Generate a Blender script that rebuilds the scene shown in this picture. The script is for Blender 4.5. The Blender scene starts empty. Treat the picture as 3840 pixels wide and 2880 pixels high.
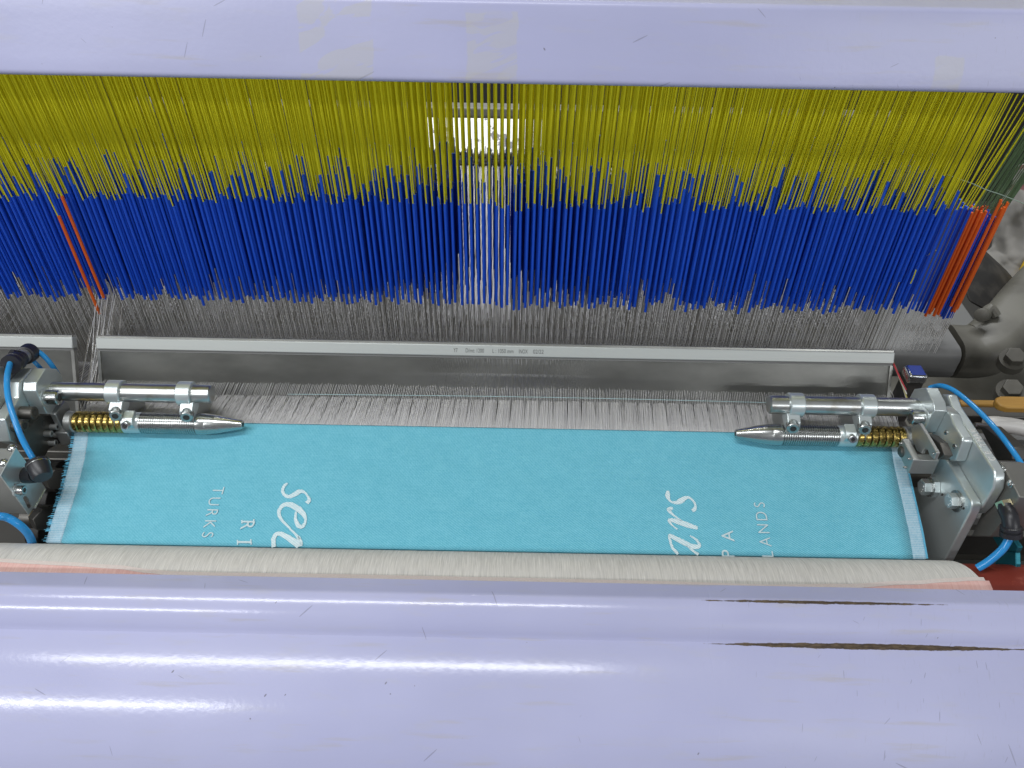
import bpy, bmesh, math, random
from mathutils import Vector, Matrix
random.seed(7)
S = bpy.context.scene
COL = S.collection

# ------------------------------------------------------------------ camera
F = 2900.0                       # focal length in pixels of a 3840 x 2880 frame
TH = math.radians(42.0)          # looking down
RO = 0.0187                      # slight roll
CAM = Vector((0, 0, 1.6))
FWD = Vector((0, math.cos(TH), -math.sin(TH)))
UP0 = Vector((0, math.sin(TH), math.cos(TH)))
RIGHT = Vector((1, 0, 0)) * math.cos(RO) + UP0 * math.sin(RO)
UP = UP0 * math.cos(RO) - Vector((1, 0, 0)) * math.sin(RO)
cd = bpy.data.cameras.new('camera'); cam = bpy.data.objects.new('camera', cd); COL.objects.link(cam)
cd.sensor_width = 36.0; cd.lens = F / 3840 * 36; cd.clip_start = 0.01; cd.clip_end = 100
m = Matrix.Identity(4)
for i in range(3):
    m[i][0] = RIGHT[i]; m[i][1] = UP[i]; m[i][2] = -FWD[i]; m[i][3] = CAM[i]
cam.matrix_world = m
S.camera = cam

# ------------------------------------------------------------------ light
W = bpy.data.worlds.new('World'); S.world = W; W.use_nodes = True
bg = W.node_tree.nodes['Background']; bg.inputs[0].default_value = (0.93, 0.97, 1.0, 1); bg.inputs[1].default_value = 0.24
def tube_lamp(name, x, y, z, length, power, width=0.07):
    l = bpy.data.lights.new(name, 'AREA'); l.shape = 'RECTANGLE'; l.size = length; l.size_y = width
    l.energy = power; l.color = (0.96, 0.98, 1.0)
    o = bpy.data.objects.new(name, l); COL.objects.link(o); o.location = (x, y, z)
    return o
tube_lamp('ceiling_tube_lamp', -0.645, 0.20, 3.0, 1.9, 27, .09)
tube_lamp('ceiling_tube_lamp', -2.35, -1.25, 3.0, 2.4, 64, .10)
tube_lamp('ceiling_tube_lamp', 0.2, 2.2, 3.0, 2.4, 74)
tube_lamp('ceiling_tube_lamp', 2.7, -2.4, 3.0, 2.4, 72)
S.view_settings.view_transform = 'Standard'; S.view_settings.look = 'None'
S.view_settings.exposure = 0.0; S.view_settings.gamma = 1.0; S.view_settings.use_curve_mapping = False
S.render.engine = 'CYCLES'
S.cycles.max_bounces = 6; S.cycles.diffuse_bounces = 3; S.cycles.glossy_bounces = 3; S.cycles.transmission_bounces = 2

# ------------------------------------------------------------------ pixel helpers (3840 x 2880 photo)
def ray(px, py):
    return FWD + RIGHT * ((px - 1920) / F) - UP * ((py - 1440) / F)
def onX(px, py, X):
    r = ray(px, py); return CAM + r * (X / r.x)
def onY(px, py, Y):
    r = ray(px, py); return CAM + r * (Y / r.y)
def onZ(px, py, Z):
    r = ray(px, py); return CAM + r * ((Z - CAM.z) / r.z)
def atD(px, py, d):
    return CAM + ray(px, py) * d
def onPlane(px, py, p0, n):
    r = ray(px, py); return CAM + r * ((p0 - CAM).dot(n) / r.dot(n))

# ------------------------------------------------------------------ node helper
class NV:
    def __init__(s, nt, sock): s.nt = nt; s.s = sock
    def op(s, o, b=None, c=None, clamp=False):
        n = s.nt.nodes.new('ShaderNodeMath'); n.operation = o; n.use_clamp = clamp
        for i, v in enumerate((s, b, c)):
            if v is None: continue
            if isinstance(v, NV): s.nt.links.new(v.s, n.inputs[i])
            else: n.inputs[i].default_value = v
        return NV(s.nt, n.outputs[0])
    def __add__(s, b): return s.op('ADD', b)
    def __radd__(s, b): return s.op('ADD', b)
    def __sub__(s, b): return s.op('SUBTRACT', b)
    def __rsub__(s, b): return (s * -1.0) + b
    def __mul__(s, b): return s.op('MULTIPLY', b)
    def __rmul__(s, b): return s.op('MULTIPLY', b)
    def __truediv__(s, b): return s.op('DIVIDE', b)
    def abs(s): return s.op('ABSOLUTE')
    def sin(s): return s.op('SINE')
    def clamp(s): return s.op('ADD', 0.0, clamp=True)
    def gt(s, b): return s.op('GREATER_THAN', b)
    def lt(s, b): return s.op('LESS_THAN', b)
    def min(s, b): return s.op('MINIMUM', b)
    def max(s, b): return s.op('MAXIMUM', b)
    def step(s, a, b):           # smooth 0..1 between a and b
        n = s.nt.nodes.new('ShaderNodeMapRange'); n.interpolation_type = 'SMOOTHSTEP'
        s.nt.links.new(s.s, n.inputs[0]); n.inputs[1].default_value = a; n.inputs[2].default_value = b
        return NV(s.nt, n.outputs[0])

class Mat:
    def __init__(s, name, color=(.5, .5, .5), rough=.5, metal=0.0, spec=0.5, coat=0.0):
        s.m = bpy.data.materials.new(name); s.m.use_nodes = True; s.nt = s.m.node_tree
        s.b = s.nt.nodes['Principled BSDF']
        s.set('Base Color', (*color, 1)); s.set('Roughness', rough); s.set('Metallic', metal)
        s.set('Specular IOR Level', spec); s.set('Coat Weight', coat)
        s.color = color
    def set(s, k, v):
        if isinstance(v, NV): s.nt.links.new(v.s, s.b.inputs[k])
        else: s.b.inputs[k].default_value = v
    def coord(s, kind='Object', scale=(1, 1, 1), rot=(0, 0, 0), loc=(0, 0, 0), turn=False):
        t = s.nt.nodes.new('ShaderNodeTexCoord'); mp = s.nt.nodes.new('ShaderNodeMapping')
        s.nt.links.new(t.outputs[kind], mp.inputs[0])
        if turn: mp.vector_type = 'TEXTURE'; scale = [1 / k for k in scale]      # turn first, then stretch
        mp.inputs['Scale'].default_value = scale; mp.inputs['Rotation'].default_value = rot; mp.inputs['Location'].default_value = loc
        return NV(s.nt, mp.outputs[0])
    def xyz(s, v):
        n = s.nt.nodes.new('ShaderNodeSeparateXYZ'); s.nt.links.new(v.s, n.inputs[0])
        return [NV(s.nt, o) for o in n.outputs]
    def noise(s, v, scale=5, detail=3, rough=.55, dist=0):
        n = s.nt.nodes.new('ShaderNodeTexNoise'); s.nt.links.new(v.s, n.inputs['Vector'])
        n.inputs['Scale'].default_value = scale; n.inputs['Detail'].default_value = detail
        n.inputs['Roughness'].default_value = rough; n.inputs['Distortion'].default_value = dist
        return NV(s.nt, n.outputs[0])
    def voro(s, v, scale=5, rand=1.0):
        n = s.nt.nodes.new('ShaderNodeTexVoronoi'); s.nt.links.new(v.s, n.inputs['Vector'])
        n.inputs['Scale'].default_value = scale; n.inputs['Randomness'].default_value = rand
        sp = s.nt.nodes.new('ShaderNodeSeparateColor'); s.nt.links.new(n.outputs['Color'], sp.inputs[0])
        return NV(s.nt, n.outputs['Distance']), NV(s.nt, sp.outputs[0]), NV(s.nt, sp.outputs[1])
    def mix(s, fac, a, b):
        n = s.nt.nodes.new('ShaderNodeMix'); n.data_type = 'RGBA'
        if isinstance(fac, NV): s.nt.links.new(fac.s, n.inputs[0])
        else: n.inputs[0].default_value = fac
        for i, v in ((6, a), (7, b)):
            if isinstance(v, NV): s.nt.links.new(v.s, n.inputs[i])
            else: n.inputs[i].default_value = (*v, 1)
        return NV(s.nt, n.outputs[2])
    def bump(s, h, strength=.3, dist=.001):
        n = s.nt.nodes.new('ShaderNodeBump'); n.inputs['Strength'].default_value = strength; n.inputs['Distance'].default_value = dist
        s.nt.links.new(h.s, n.inputs['Height']); s.nt.links.new(n.outputs[0], s.b.inputs['Normal'])
    def objrand(s):
        n = s.nt.nodes.new('ShaderNodeObjectInfo'); return NV(s.nt, n.outputs['Random'])
    def geo_rand(s):
        n = s.nt.nodes.new('ShaderNodeNewGeometry'); return NV(s.nt, n.outputs['Random Per Island'])

# ------------------------------------------------------------------ mesh helpers
def frame(d):
    d = Vector(d).normalized()
    a = Vector((0, 0, 1)) if abs(d.z) < .9 else Vector((1, 0, 0))
    u = d.cross(a).normalized(); return d, u, d.cross(u).normalized()
class MB:
    def __init__(s): s.v = []; s.f = []; s.uv = None
    def add(s, vs, fs):
        o = len(s.v); s.v += [tuple(v) for v in vs]; s.f += [tuple(i + o for i in f) for f in fs]; return s
    def box(s, a, b):
        x0, y0, z0 = a; x1, y1, z1 = b
        return s.add([(x0, y0, z0), (x1, y0, z0), (x1, y1, z0), (x0, y1, z0), (x0, y0, z1), (x1, y0, z1), (x1, y1, z1), (x0, y1, z1)],
                     [(0, 3, 2, 1), (4, 5, 6, 7), (0, 1, 5, 4), (1, 2, 6, 5), (2, 3, 7, 6), (3, 0, 4, 7)])
    def prism(s, poly, x0, x1):                      # poly: (y, z) outline, extruded along X
        n = len(poly)
        vs = [(x0, y, z) for y, z in poly] + [(x1, y, z) for y, z in poly]
        fs = [tuple(range(n))[::-1], tuple(range(n, 2 * n))] + [(i, (i + 1) % n, n + (i + 1) % n, n + i) for i in range(n)]
        return s.add(vs, fs)
    def lathe(s, p, d, prof, seg=24, ph=0.0, caps=True):   # prof: (t along d, radius)
        d, u, w = frame(d); p = Vector(p); vs = []; fs = []
        for t, r in prof:
            for k in range(seg):
                a = ph + 2 * math.pi * k / seg; vs.append(p + d * t + (u * math.cos(a) + w * math.sin(a)) * r)
        for i in range(len(prof) - 1):
            for k in range(seg):
                k2 = (k + 1) % seg; fs.append((i * seg + k, i * seg + k2, (i + 1) * seg + k2, (i + 1) * seg + k))
        if caps:
            fs.append(tuple(range(seg))[::-1]); fs.append(tuple(range((len(prof) - 1) * seg, len(prof) * seg)))
        return s.add(vs, fs)
    def cyl(s, p0, p1, r0, r1=None, seg=20, caps=True):
        p0 = Vector(p0); p1 = Vector(p1); L = (p1 - p0).length
        return s.lathe(p0, p1 - p0, [(0, r0), (L, r0 if r1 is None else r1)], seg, 0, caps)
    def tube(s, pts, r, seg=12, smooth=6):
        P = [Vector(p) for p in pts]
        if smooth:
            Q = []
            for i in range(len(P) - 1):
                a = P[max(i - 1, 0)]; b = P[i]; c = P[i + 1]; d = P[min(i + 2, len(P) - 1)]
                for k in range(smooth):
                    t = k / smooth
                    Q.append(.5 * ((2 * b) + (c - a) * t + (2 * a - 5 * b + 4 * c - d) * t * t + (3 * b - a - 3 * c + d) * t ** 3))
            Q.append(P[-1]); P = Q
        vs = []; fs = []; u = None
        for i, p in enumerate(P):
            d = (P[min(i + 1, len(P) - 1)] - P[max(i - 1, 0)]).normalized()
            if u is None: _, u, _ = frame(d)
            u = (u - d * u.dot(d)).normalized(); w = d.cross(u)
            rr = r(i / (len(P) - 1)) if callable(r) else r
            for k in range(seg):
                a = 2 * math.pi * k / seg; vs.append(p + (u * math.cos(a) + w * math.sin(a)) * rr)
        for i in range(len(P) - 1):
            for k in range(seg):
                k2 = (k + 1) % seg; fs.append((i * seg + k, i * seg + k2, (i + 1) * seg + k2, (i + 1) * seg + k))
        fs.append(tuple(range(seg))[::-1]); fs.append(tuple(range((len(P) - 1) * seg, len(P) * seg)))
        return s.add(vs, fs)
    def mesh(s, name, mat, smooth=True, ang=35, recalc=True, mats=None, midx=None):
        me = bpy.data.meshes.new(name); me.from_pydata(s.v, [], s.f)
        if recalc:
            bm = bmesh.new(); bm.from_mesh(me); bmesh.ops.recalc_face_normals(bm, faces=bm.faces); bm.to_mesh(me); bm.free()
        for mm in (mats or [mat]): me.materials.append(mm.m)
        if midx: me.polygons.foreach_set('material_index', midx)
        if smooth:
            me.polygons.foreach_set('use_smooth', [True] * len(me.polygons)); me.set_sharp_from_angle(angle=math.radians(ang))
        me.update(); return me
    def build(s, name, mat, parent=None, bevel=0, smooth=True, ang=35, seg=2, **k):
        o = bpy.data.objects.new(name, s.mesh(name, mat, smooth, ang, **k)); COL.objects.link(o); o.parent = parent
        if bevel:
            b = o.modifiers.new('bevel', 'BEVEL'); b.width = bevel; b.segments = seg; b.limit_method = 'ANGLE'; b.angle_limit = math.radians(30)
        return o
def tag(o, label, cat, group=None):
    o['label'] = label; o['category'] = cat
    if group: o['group'] = group
    return o
def struct(o): o['kind'] = 'structure'; return o
def empty(name, loc=(0, 0, 0)):
    # the thing's empty stays at the world origin of its parts unless moved; parts are given in world space
    o = bpy.data.objects.new(name, None); COL.objects.link(o); o.empty_display_size = .02
    return o
def yz(pts, X): return [(p.y, p.z) for p in (onX(x, y, X) for x, y in pts)]
def c1(*p): return [(3340 + x * .2411, 1420 + y * .2411) for x, y in p]
def c2(*p): return [(3340 + x * .2411, 1740 + y * .2411) for x, y in p]
def c4(*p): return [(x * .2411, 1280 + y * .2411) for x, y in p]
def c5(*p): return [(x * .2411, 1640 + y * .2411) for x, y in p]

# ------------------------------------------------------------------ materials
def paint(name, wear=None, tape=False):
    M = Mat(name, (.45, .465, .665), .14, 0, .36)
    uv = M.coord('UV'); u, v, _ = M.xyz(uv)
    n1 = M.noise(uv, 3.0, 4); n2 = M.noise(M.coord('UV', (3, 14, 1)), 6, 5)
    base = M.mix(n1.step(.3, .7), (.42, .43, .635), (.475, .483, .69))
    base = M.mix(n2.step(.52, .80) * .45, base, (.47, .465, .54))
    # grime smears with their own shape
    g = M.noise(M.coord('UV', (2.2, 22, 1), loc=(3, 1, 0)), 4, 4)
    base = M.mix(g.step(.58, .74) * .50, base, (.44, .41, .40))
    # specks and chips
    dist, r1, r2 = M.voro(M.coord('UV', (1, 1.0, 1)), 40)
    sp = dist.lt(r2 * .042) * r1.gt(.40)
    dist2, r3, r4 = M.voro(M.coord('UV', (1, .45, 1), (0, 0, .6), turn=True), 60)
    sp2 = dist2.lt(r4 * .06) * r3.gt(.55)
    sc = None                                        # hairline scratches in several directions
    for k, (ang, st, scl, gate) in enumerate(((1.25, (.16, 2.6, 1), 50, .55), (.45, (.2, 2.6, 1), 46, .68), (-.75, (.2, 2.8, 1), 48, .66), (1.70, (.22, 2.6, 1), 80, .35), (-1.1, (.3, 2.6, 1), 90, .45))):
        d_, ra, rb = M.voro(M.coord('UV', st, (0, 0, ang), (k * .31, k * .17, 0), turn=True), scl)
        q = d_.lt(rb * .075 + .02) * ra.gt(gate)
        if k >= 3: q = q * u.step(.10, .35)
        sc = q if sc is None else sc.max(q)
    base = M.mix(sc * .55, base, (.20, .20, .27))
    base = M.mix((sp.max(sp2)) * .65, base, (.12, .11, .11))
    f = M.noise(M.coord('UV', (60, 7, 1), (0, 0, .12), turn=True), 8, 3)
    base = M.mix(f.step(.60, .72) * u.step(.10, .5) * .30, base, (.33, .33, .42))
    big = M.noise(M.coord('UV', (1.5, 4, 1)), 2.2, 3)
    base = M.mix(big.step(.35, .75) * .28, base, (.36, .37, .50))
    if tape:
        wob = (M.noise(M.coord('UV'), 30, 3) - .5) * .012
        tears = M.noise(M.coord('UV', (7, 22, 1), (0, 0, .38), turn=True), 2.6, 3, .5, .8).step(.50, .54)
        for (a, b, k, v0, v1) in tape:
            msk = (u + wob).step(a - .001, a + .001) * (1.0 - (u + wob).step(b - .001, b + .001))
            msk = msk * (1.0 - tears * k) * (v + wob).step(v0 - .001, v0 + .001) * (1.0 - (v + wob).step(v1 - .001, v1 + .001))
            base = M.mix(msk * .40, base, (.50, .49, .44))
    M.set('Base Color', base)
    if wear:
        wn = M.noise(M.coord('UV', (1, 3, 1)), 90, 4, .7)
        tot = None
        for (u0, L, v0, hgt) in wear:
            e = ((u - u0) / L); e = 1.0 - e * e
            k = e * hgt - (v - v0).abs() + (wn - .5) * .0036
            k = k.step(-.0001, .0006)
            tot = k if tot is None else tot.max(k)
        # paint worn through to the dark primer
        col = M.mix(wn.step(.35, .7), (.050, .036, .026), (.13, .095, .06))
        M.set('Base Color', M.mix(tot, base, col))
        M.set('Roughness', tot * .45 + .13 + n1 * .07 + u.step(.05, .40) * .30)
    else:
        M.set('Roughness', n1 * .14 + .24)
    h = M.noise(M.coord('UV', (1, 1, 1)), 170, 2)
    M.bump(h, .16, .0006)
    return M
def zinc(name, col=(.60, .63, .63), rough=.26, stain=.35, metal=1.0):
    M = Mat(name, col, rough, metal)
    o = M.coord('Object'); n = M.noise(o, 22, 4); n2 = M.noise(M.coord('Object', (1, 6, 6)), 40, 4)
    c = M.mix(n.step(.45, .75) * stain, col, (col[0] * .62, col[1] * .60, col[2] * .55))
    M.set('Base Color', c); M.set('Roughness', n2 * .22 + (rough - .11))
    return M
ZINC = zinc('zinc_plated_steel', (.60, .655, .655), .34, .18, .68); ZINC2 = zinc('brushed_steel', (.40, .41, .40), .42, .25, .75); DARKSTEEL = zinc('dark_oily_steel', (.13, .125, .115), .45, .4, .8)
CHROME = zinc('polished_steel', (.50, .51, .50), .26, .4)
SHAFT = Mat('shaft_steel', (.5, .5, .5), .3, 1)
_n = SHAFT.noise(SHAFT.coord('Object', (6, 60, 60)), 3, 4); SHAFT.set('Roughness', _n * .25 + .20)
_n2 = SHAFT.noise(SHAFT.coord('Object'), 50, 3)
SHAFT.set('Base Color', SHAFT.mix(_n2.step(.48, .70) * .65, (.52, .535, .53), (.34, .31, .25)))
BRASS = zinc('yellow_passivated_brass', (.46, .34, .105), .27, .6)
BLACKP = Mat('black_plastic', (.018, .018, .022), .38)
HOSE = Mat('blue_polyurethane_hose', (.025, .27, .62), .22, 0, .5); HOSE.set('Subsurface Weight', .15); HOSE.set('Subsurface Radius', (.002, .004, .008)); 
DARK = Mat('dark_cast_iron', (.030, .028, .026), .6)
_n = DARK.noise(DARK.coord('Object'), 30, 4); DARK.set('Base Color', DARK.mix(_n.step(.4, .7), (.020, .019, .018), (.055, .05, .044)))
CAST = Mat('beige_grey_cast_paint', (.16, .155, .125), .5)
_n = CAST.noise(CAST.coord('Object'), 9, 5); CAST.set('Base Color', CAST.mix(_n.step(.35, .7), (.125, .12, .10), (.065, .06, .048)))
GREYBAR = Mat('grey_painted_bar', (.17, .17, .165), .5)
ALU = Mat('anodised_aluminium', (.50, .52, .505), .5, .55)
_n = ALU.noise(ALU.coord('Object', (1, 60, 60)), 6, 3); ALU.set('Roughness', _n * .2 + .42)
DENT = Mat('reed_wire_steel', (.34, .34, .32), .34, .85)
_n = DENT.noise(DENT.coord('Object', (1, 1, 3)), 9, 4); DENT.set('Base Color', DENT.mix(_n.step(.3, .7), (.32, .32, .30), (.50, .50, .47)))
YEL = Mat('yellow_harness_cord', (.62, .55, .012), .62, 0, .25)
_r = YEL.noise(YEL.coord('Object', (1, 1, .15)), 900, 2); YEL.set('Base Color', YEL.mix(_r, (.68, .62, .008), (.86, .81, .03)))
GRN = Mat('green_harness_cord', (.12, .19, .10), .6, 0, .25)
BLU = Mat('blue_sleeve', (.008, .055, .42), .42, 0, .4)
_r = BLU.geo_rand(); BLU.set('Base Color', BLU.mix(_r, (.009, .075, .60), (.016, .115, .78)))
ORG = Mat('orange_sleeve', (.86, .15, .02), .45, 0, .4)
WIRE = Mat('heddle_wire_steel', (.58, .55, .50), .35, .4)
_r = WIRE.geo_rand(); WIRE.set('Base Color', WIRE.mix(_r.step(.35, .75), (.38, .36, .32), (.98, .97, .95)))
WHITE = Mat('white_warp_yarn', (.66, .65, .66), .8, 0, .2)
_r = WHITE.geo_rand(); WHITE.set('Base Color', WHITE.mix(_r, (.54, .53, .54), (.74, .73, .73)))
REDP = Mat('red_brown_roller_coating', (.24, .035, .02), .5)
_n = REDP.noise(REDP.coord('Object'), 70, 3, .6); REDP.set('Base Color', REDP.mix(_n.step(.60, .72) * .5, (.23, .032, .018), (.40, .10, .06)))
WHITEP = Mat('white_enamel_oil_spotted', (.75, .76, .76), .4)
_o = WHITEP.coord('Object'); _n = WHITEP.noise(WHITEP.coord('Object', (1, 1, .8)), 28, 5, .7)
_x, _y, _z = WHITEP.xyz(_o); WHITEP.set('Base Color', WHITEP.mix((_n - (_y - 1.475) * 1.6).step(.46, .50), (.86, .87, .87), (.03, .028, .026)))
WOOD = Mat('varnished_wood', (.52, .29, .05), .45)
_n = WOOD.noise(WOOD.coord('Object', (3, 40, 40)), 4, 4); WOOD.set('Base Color', WOOD.mix(_n, (.28, .14, .025), (.42, .24, .05)))
FLOORM = Mat('darkened_concrete', (.05, .048, .045), .7)  # floor colour kept dark to stand for the gloom below the loom
_n = FLOORM.noise(FLOORM.coord('Object'), 3, 5); FLOORM.set('Base Color', FLOORM.mix(_n, (.03, .03, .028), (.075, .07, .062)))
WALLM = Mat('unlit_hall_dark', (.022, .022, .021), .8)  # colour stands in for the unlit depth behind the harness

# woven cloth
def weave(name, c_lo, c_hi, twill=True, rib=False, sc=1.0):
    M = Mat(name, c_hi, .85, 0, .15)
    uv = M.coord('UV'); u, v, _ = M.xyz(uv)
    wob = M.noise(uv, 500, 2)
    if rib:
        t = ((v * 2 * math.pi / .0022) + wob * 2.0).sin() * .5 + .5
        t2 = ((u * 2 * math.pi / .0017) + wob * 3.0).sin() * .5 + .5
        h = (t * .8 + t2 * .4)
    else:
        t = (((v - u * .55) * (2 * math.pi / .0021)) + wob * 1.2).sin() * .5 + .5
        h = t
    n = M.noise(M.coord('UV', (1, 1, 1)), 60, 4, .6); n2 = M.noise(M.coord('UV', (260, 900, 1)), 3.0, 2); n3 = M.noise(uv, 9, 3)
    n4 = M.noise(M.coord('UV', (1100, 160, 1)), 1.0, 2)
    n6 = M.noise(uv, 330, 3, .7)
    n5 = M.noise(M.coord('UV', (30, 900, 1)), 1.0, 2)
    k = h * (1.0 if not rib else .7) + (n2 - .5) * .9 + (n4 - .5) * .8 + (n5 - .5) * .6 + (n - .5) * .55 + (n6 - .5) * .7 + (n3 - .5) * .15 + (.0 if not rib else .12)
    M.set('Base Color', M.mix(k.clamp(), c_lo, c_hi))
    M.bump(h + n2 * .6 + M.noise(M.coord('UV', (14, 26, 1)), 1.0, 3) * 6.0, .40, .0004)
    M.set('Sheen Weight', .15)
    return M
CLOTH = weave('turquoise_twill', (.085, .37, .49), (.215, .57, .69))
SELV = weave('pale_selvage_weave', (.20, .44, .58), (.50, .64, .72), rib=True)
LETTER = weave('white_woven_lettering', (.38, .60, .67), (.80, .85, .85))
FRINGE = Mat('fringe_yarn', (.12, .42, .60), .85)
def leader(name, c_lo, c_hi, su, sv, amt=1.0):
    M = Mat(name, c_hi, .85, 0, .15)
    n = M.noise(M.coord('UV', (su, sv, 1), (0, 0, .0)), 1, 4, .65); n2 = M.noise(M.coord('UV', (su * .35, sv * .4, 1), (0, 0, .1)), 1, 2); n3 = M.noise(M.coord('UV'), 14, 3)
    k = ((n - .5) * 1.4 * amt + (n2 - .5) * .5 * amt + (n3 - .5) * .4 + .5).clamp()
    M.set('Base Color', M.mix(k, c_lo, c_hi)); M.bump(n, .4, .0006)
    return M
GAUZE = leader('grey_unwoven_warp', (.42, .405, .375), (.77, .745, .70), 1500, 40, 1.4)
HEM = leader('cream_hem', (.56, .46, .42), (.76, .70, .66), 500, 900, .8)
PINK = leader('salmon_cloth', (.64, .34, .30), (.82, .58, .53), 700, 30, .9)

# ------------------------------------------------------------------ hall backdrop, added and coloured dark so the gaps stay in gloom
struct(MB().box((-4, -3, -.05), (4, 4, 0)).build('floor', FLOORM))
struct(MB().box((-4, 3.0, 0), (4, 3.1, 3.2)).build('dark_backdrop', WALLM))

# ------------------------------------------------------------------ painted sheet helpers
def sheet_profile(name, prof, x0, x1, mat, nx=2, thick=None, parent=None, closed=False):
    """extrude a (y,z) profile along X, UV = (x, arc length)"""
    me = bpy.data.meshes.new(name); bm = bmesh.new(); uvl = bm.loops.layers.uv.new('UVMap')
    arc = [0]
    for i in range(1, len(prof)): arc.append(arc[-1] + math.dist(prof[i], prof[i - 1]))
    xs = [x0 + (x1 - x0) * i / (nx - 1) for i in range(nx)]
    g = [[bm.verts.new((x, y, z)) for (y, z) in prof] for x in xs]
    for i in range(nx - 1):
        for j in range(len(prof) - 1):
            f = bm.faces.new((g[i][j], g[i + 1][j], g[i + 1][j + 1], g[i][j + 1]))
            for l, (a, b) in zip(f.loops, ((i, j), (i + 1, j), (i + 1, j + 1), (i, j + 1))): l[uvl].uv = (xs[a], arc[b])
            f.smooth = True
    if closed:
        for i in (0, nx - 1): bm.faces.new(g[i] if i else g[i][::-1])
    bm.to_mesh(me); bm.free(); me.materials.append(mat.m); me.set_sharp_from_angle(angle=math.radians(40))
    o = bpy.data.objects.new(name, me); COL.objects.link(o); o.parent = parent
    return o, arc

# ---- front cover (breast beam panel)
prof = [(.4438, .86), (.4445, .9300), (.4438, .9344)]
C1 = (.4202, .946)
for k in range(1, 6): prof.append((.4438 + (C1[0] - .4438) * k / 6, .9344 + (C1[1] - .9344) * k / 6))
R1 = .0388; t0 = math.radians(5)
cc = (C1[0] + R1 * math.sin(t0), C1[1] - R1 * math.cos(t0))
vcrest = None
for k in range(0, 25):
    t = math.radians(5 + 58 * k / 24); prof.append((cc[0] - R1 * math.sin(t), cc[1] + R1 * math.cos(t)))
iB = len(prof) - 1
G = (prof[-1][0] - .0016, prof[-1][1] - .0019)
R2 = .15; t0 = math.radians(6)
cc = (G[0] + R2 * math.sin(t0), G[1] - R2 * math.cos(t0))
for k in range(0, 41):
    t = math.radians(6 + 80 * k / 40); prof.append((cc[0] - R2 * math.sin(t), cc[1] + R2 * math.cos(t)))
prof.append((prof[-1][0], prof[-1][1] - .25))
arc = [0]
for i in range(1, len(prof)): arc.append(arc[-1] + math.dist(prof[i], prof[i - 1]))
vC1 = arc[8]; vG = arc[iB + 1]
PANEL = paint('lavender_gloss_paint_front', wear=[(.304, .130, vC1 + .0015, .0019), (.348, .162, vG + .0015, .0032)])
fp, _ = sheet_profile('front_cover', prof, -1.25, 1.25, PANEL, 2)
tag(fp, 'glossy lavender painted steel front cover with scratches across the bottom', 'cover')

# ---- top beam
yb = .70
zb = onY(1920, 322, yb).z; zt = onY(1920, -10, yb + .035).z
r = .006
prof = [(yb + .022, zb + .004), (yb + .012, zb)]
for k in range(7):
    t = math.pi / 2 * k / 6; prof.append((yb + r - r * math.sin(t), zb + r - r * math.cos(t)))
for k in range(1, 5): prof.append((yb, zb + r + (zt - zb - 2 * r) * k / 5))
for k in range(7):
    t = math.pi / 2 * k / 6; prof.append((yb + .004 - .004 * math.cos(t), zt - .004 + .004 * math.sin(t)))
prof += [(yb + .075, zt), (yb + .080, zt - .004), (yb + .022, zb + .004)]
prof = [(y + .42 * (z - zb), z) for y, z in prof]           # the face leans back a little
xx = [onY(p, 200, yb + .015).x for p in (1130, 1400, 1750, 1940)]
def beam_v(px, py): return .0108 + .0094 + onY(px, py, yb).z - (zb + r)
xs_ = [onY(p, 240, yb).x for p in (3530, 3640)]
BEAM = paint('lavender_gloss_paint_beam', tape=[(xx[0], xx[1], .95, .022, .2), (xx[2], xx[3], .75, .022, beam_v(1850, 25)), (xs_[0], xs_[1], .35, beam_v(3585, 312), beam_v(3585, 190))])
tb, arcb = sheet_profile('top_beam', prof, -1.1, 1.1, BEAM, 2, closed=True)
tag(tb, 'lavender painted steel beam across the top with torn tape residue', 'beam')
# chips of bare steel on its edge, right hand end
def chip(pts, Y):
    mb = MB(); P = [onY(x, y, Y + .0035) for x, y in pts]
    n = len(P); mb.add([(p.x, p.y - .0006, p.z) for p in P] + [(p.x, p.y + .0004, p.z) for p in P],
                       [tuple(range(n)), tuple(range(n, 2 * n))[::-1]] + [(i, (i + 1) % n, n + (i + 1) % n, n + i) for i in range(n)])
    return mb
chip([(3672, 340), (3730, 341), (3735, 346), (3715, 348), (3675, 345)], yb).build('paint_chip', DARK, tb, smooth=False)
chip([(3752, 342), (3768, 343), (3766, 347), (3754, 347)], yb).build('paint_chip', DARK, tb, smooth=False)
chip([(3774, 341), (3842, 345), (3842, 353), (3800, 350), (3776, 346)], yb).build('paint_chip', DARK, tb, smooth=False)
# ------------------------------------------------------------------ cloth
FELL = Vector((0, .690, .905)); SL = .21
CN = Vector((0, -SL, 1)).normalized()             # cloth plane normal (drops towards the viewer)
def cl(px, py, lift=0.0): return onPlane(px, py, FELL + CN * lift, CN)
Ledge = [(268, 1590), (272, 1640), (258, 1720), (240, 1790), (222, 1850), (190, 1950), (165, 2030), (150, 2080)]
Redge = [(3388, 1645), (3394, 1690), (3402, 1740), (3413, 1785), (3437, 1890), (3460, 1988), (3480, 2099), (3490, 2150)]
Lp = [cl(*p) for p in Ledge]; Rp = [cl(*p) for p in Redge]
def edgeX(P, y):
    P = sorted(P, key=lambda p: p.y)
    if y <= P[0].y: return P[0].x
    for a, b in zip(P, P[1:]):
        if y <= b.y: return a.x + (b.x - a.x) * (y - a.y) / (b.y - a.y)
    return P[-1].x
ROLL_C = Vector((0, .4806, .846)); ROLL_R = .050
ybend = .5265
rows = []
NR = 40
for i in range(NR + 1):
    y = FELL.y - (FELL.y - ybend) * i / NR; rows.append((y, FELL.z - SL * (FELL.y - y)))
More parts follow.
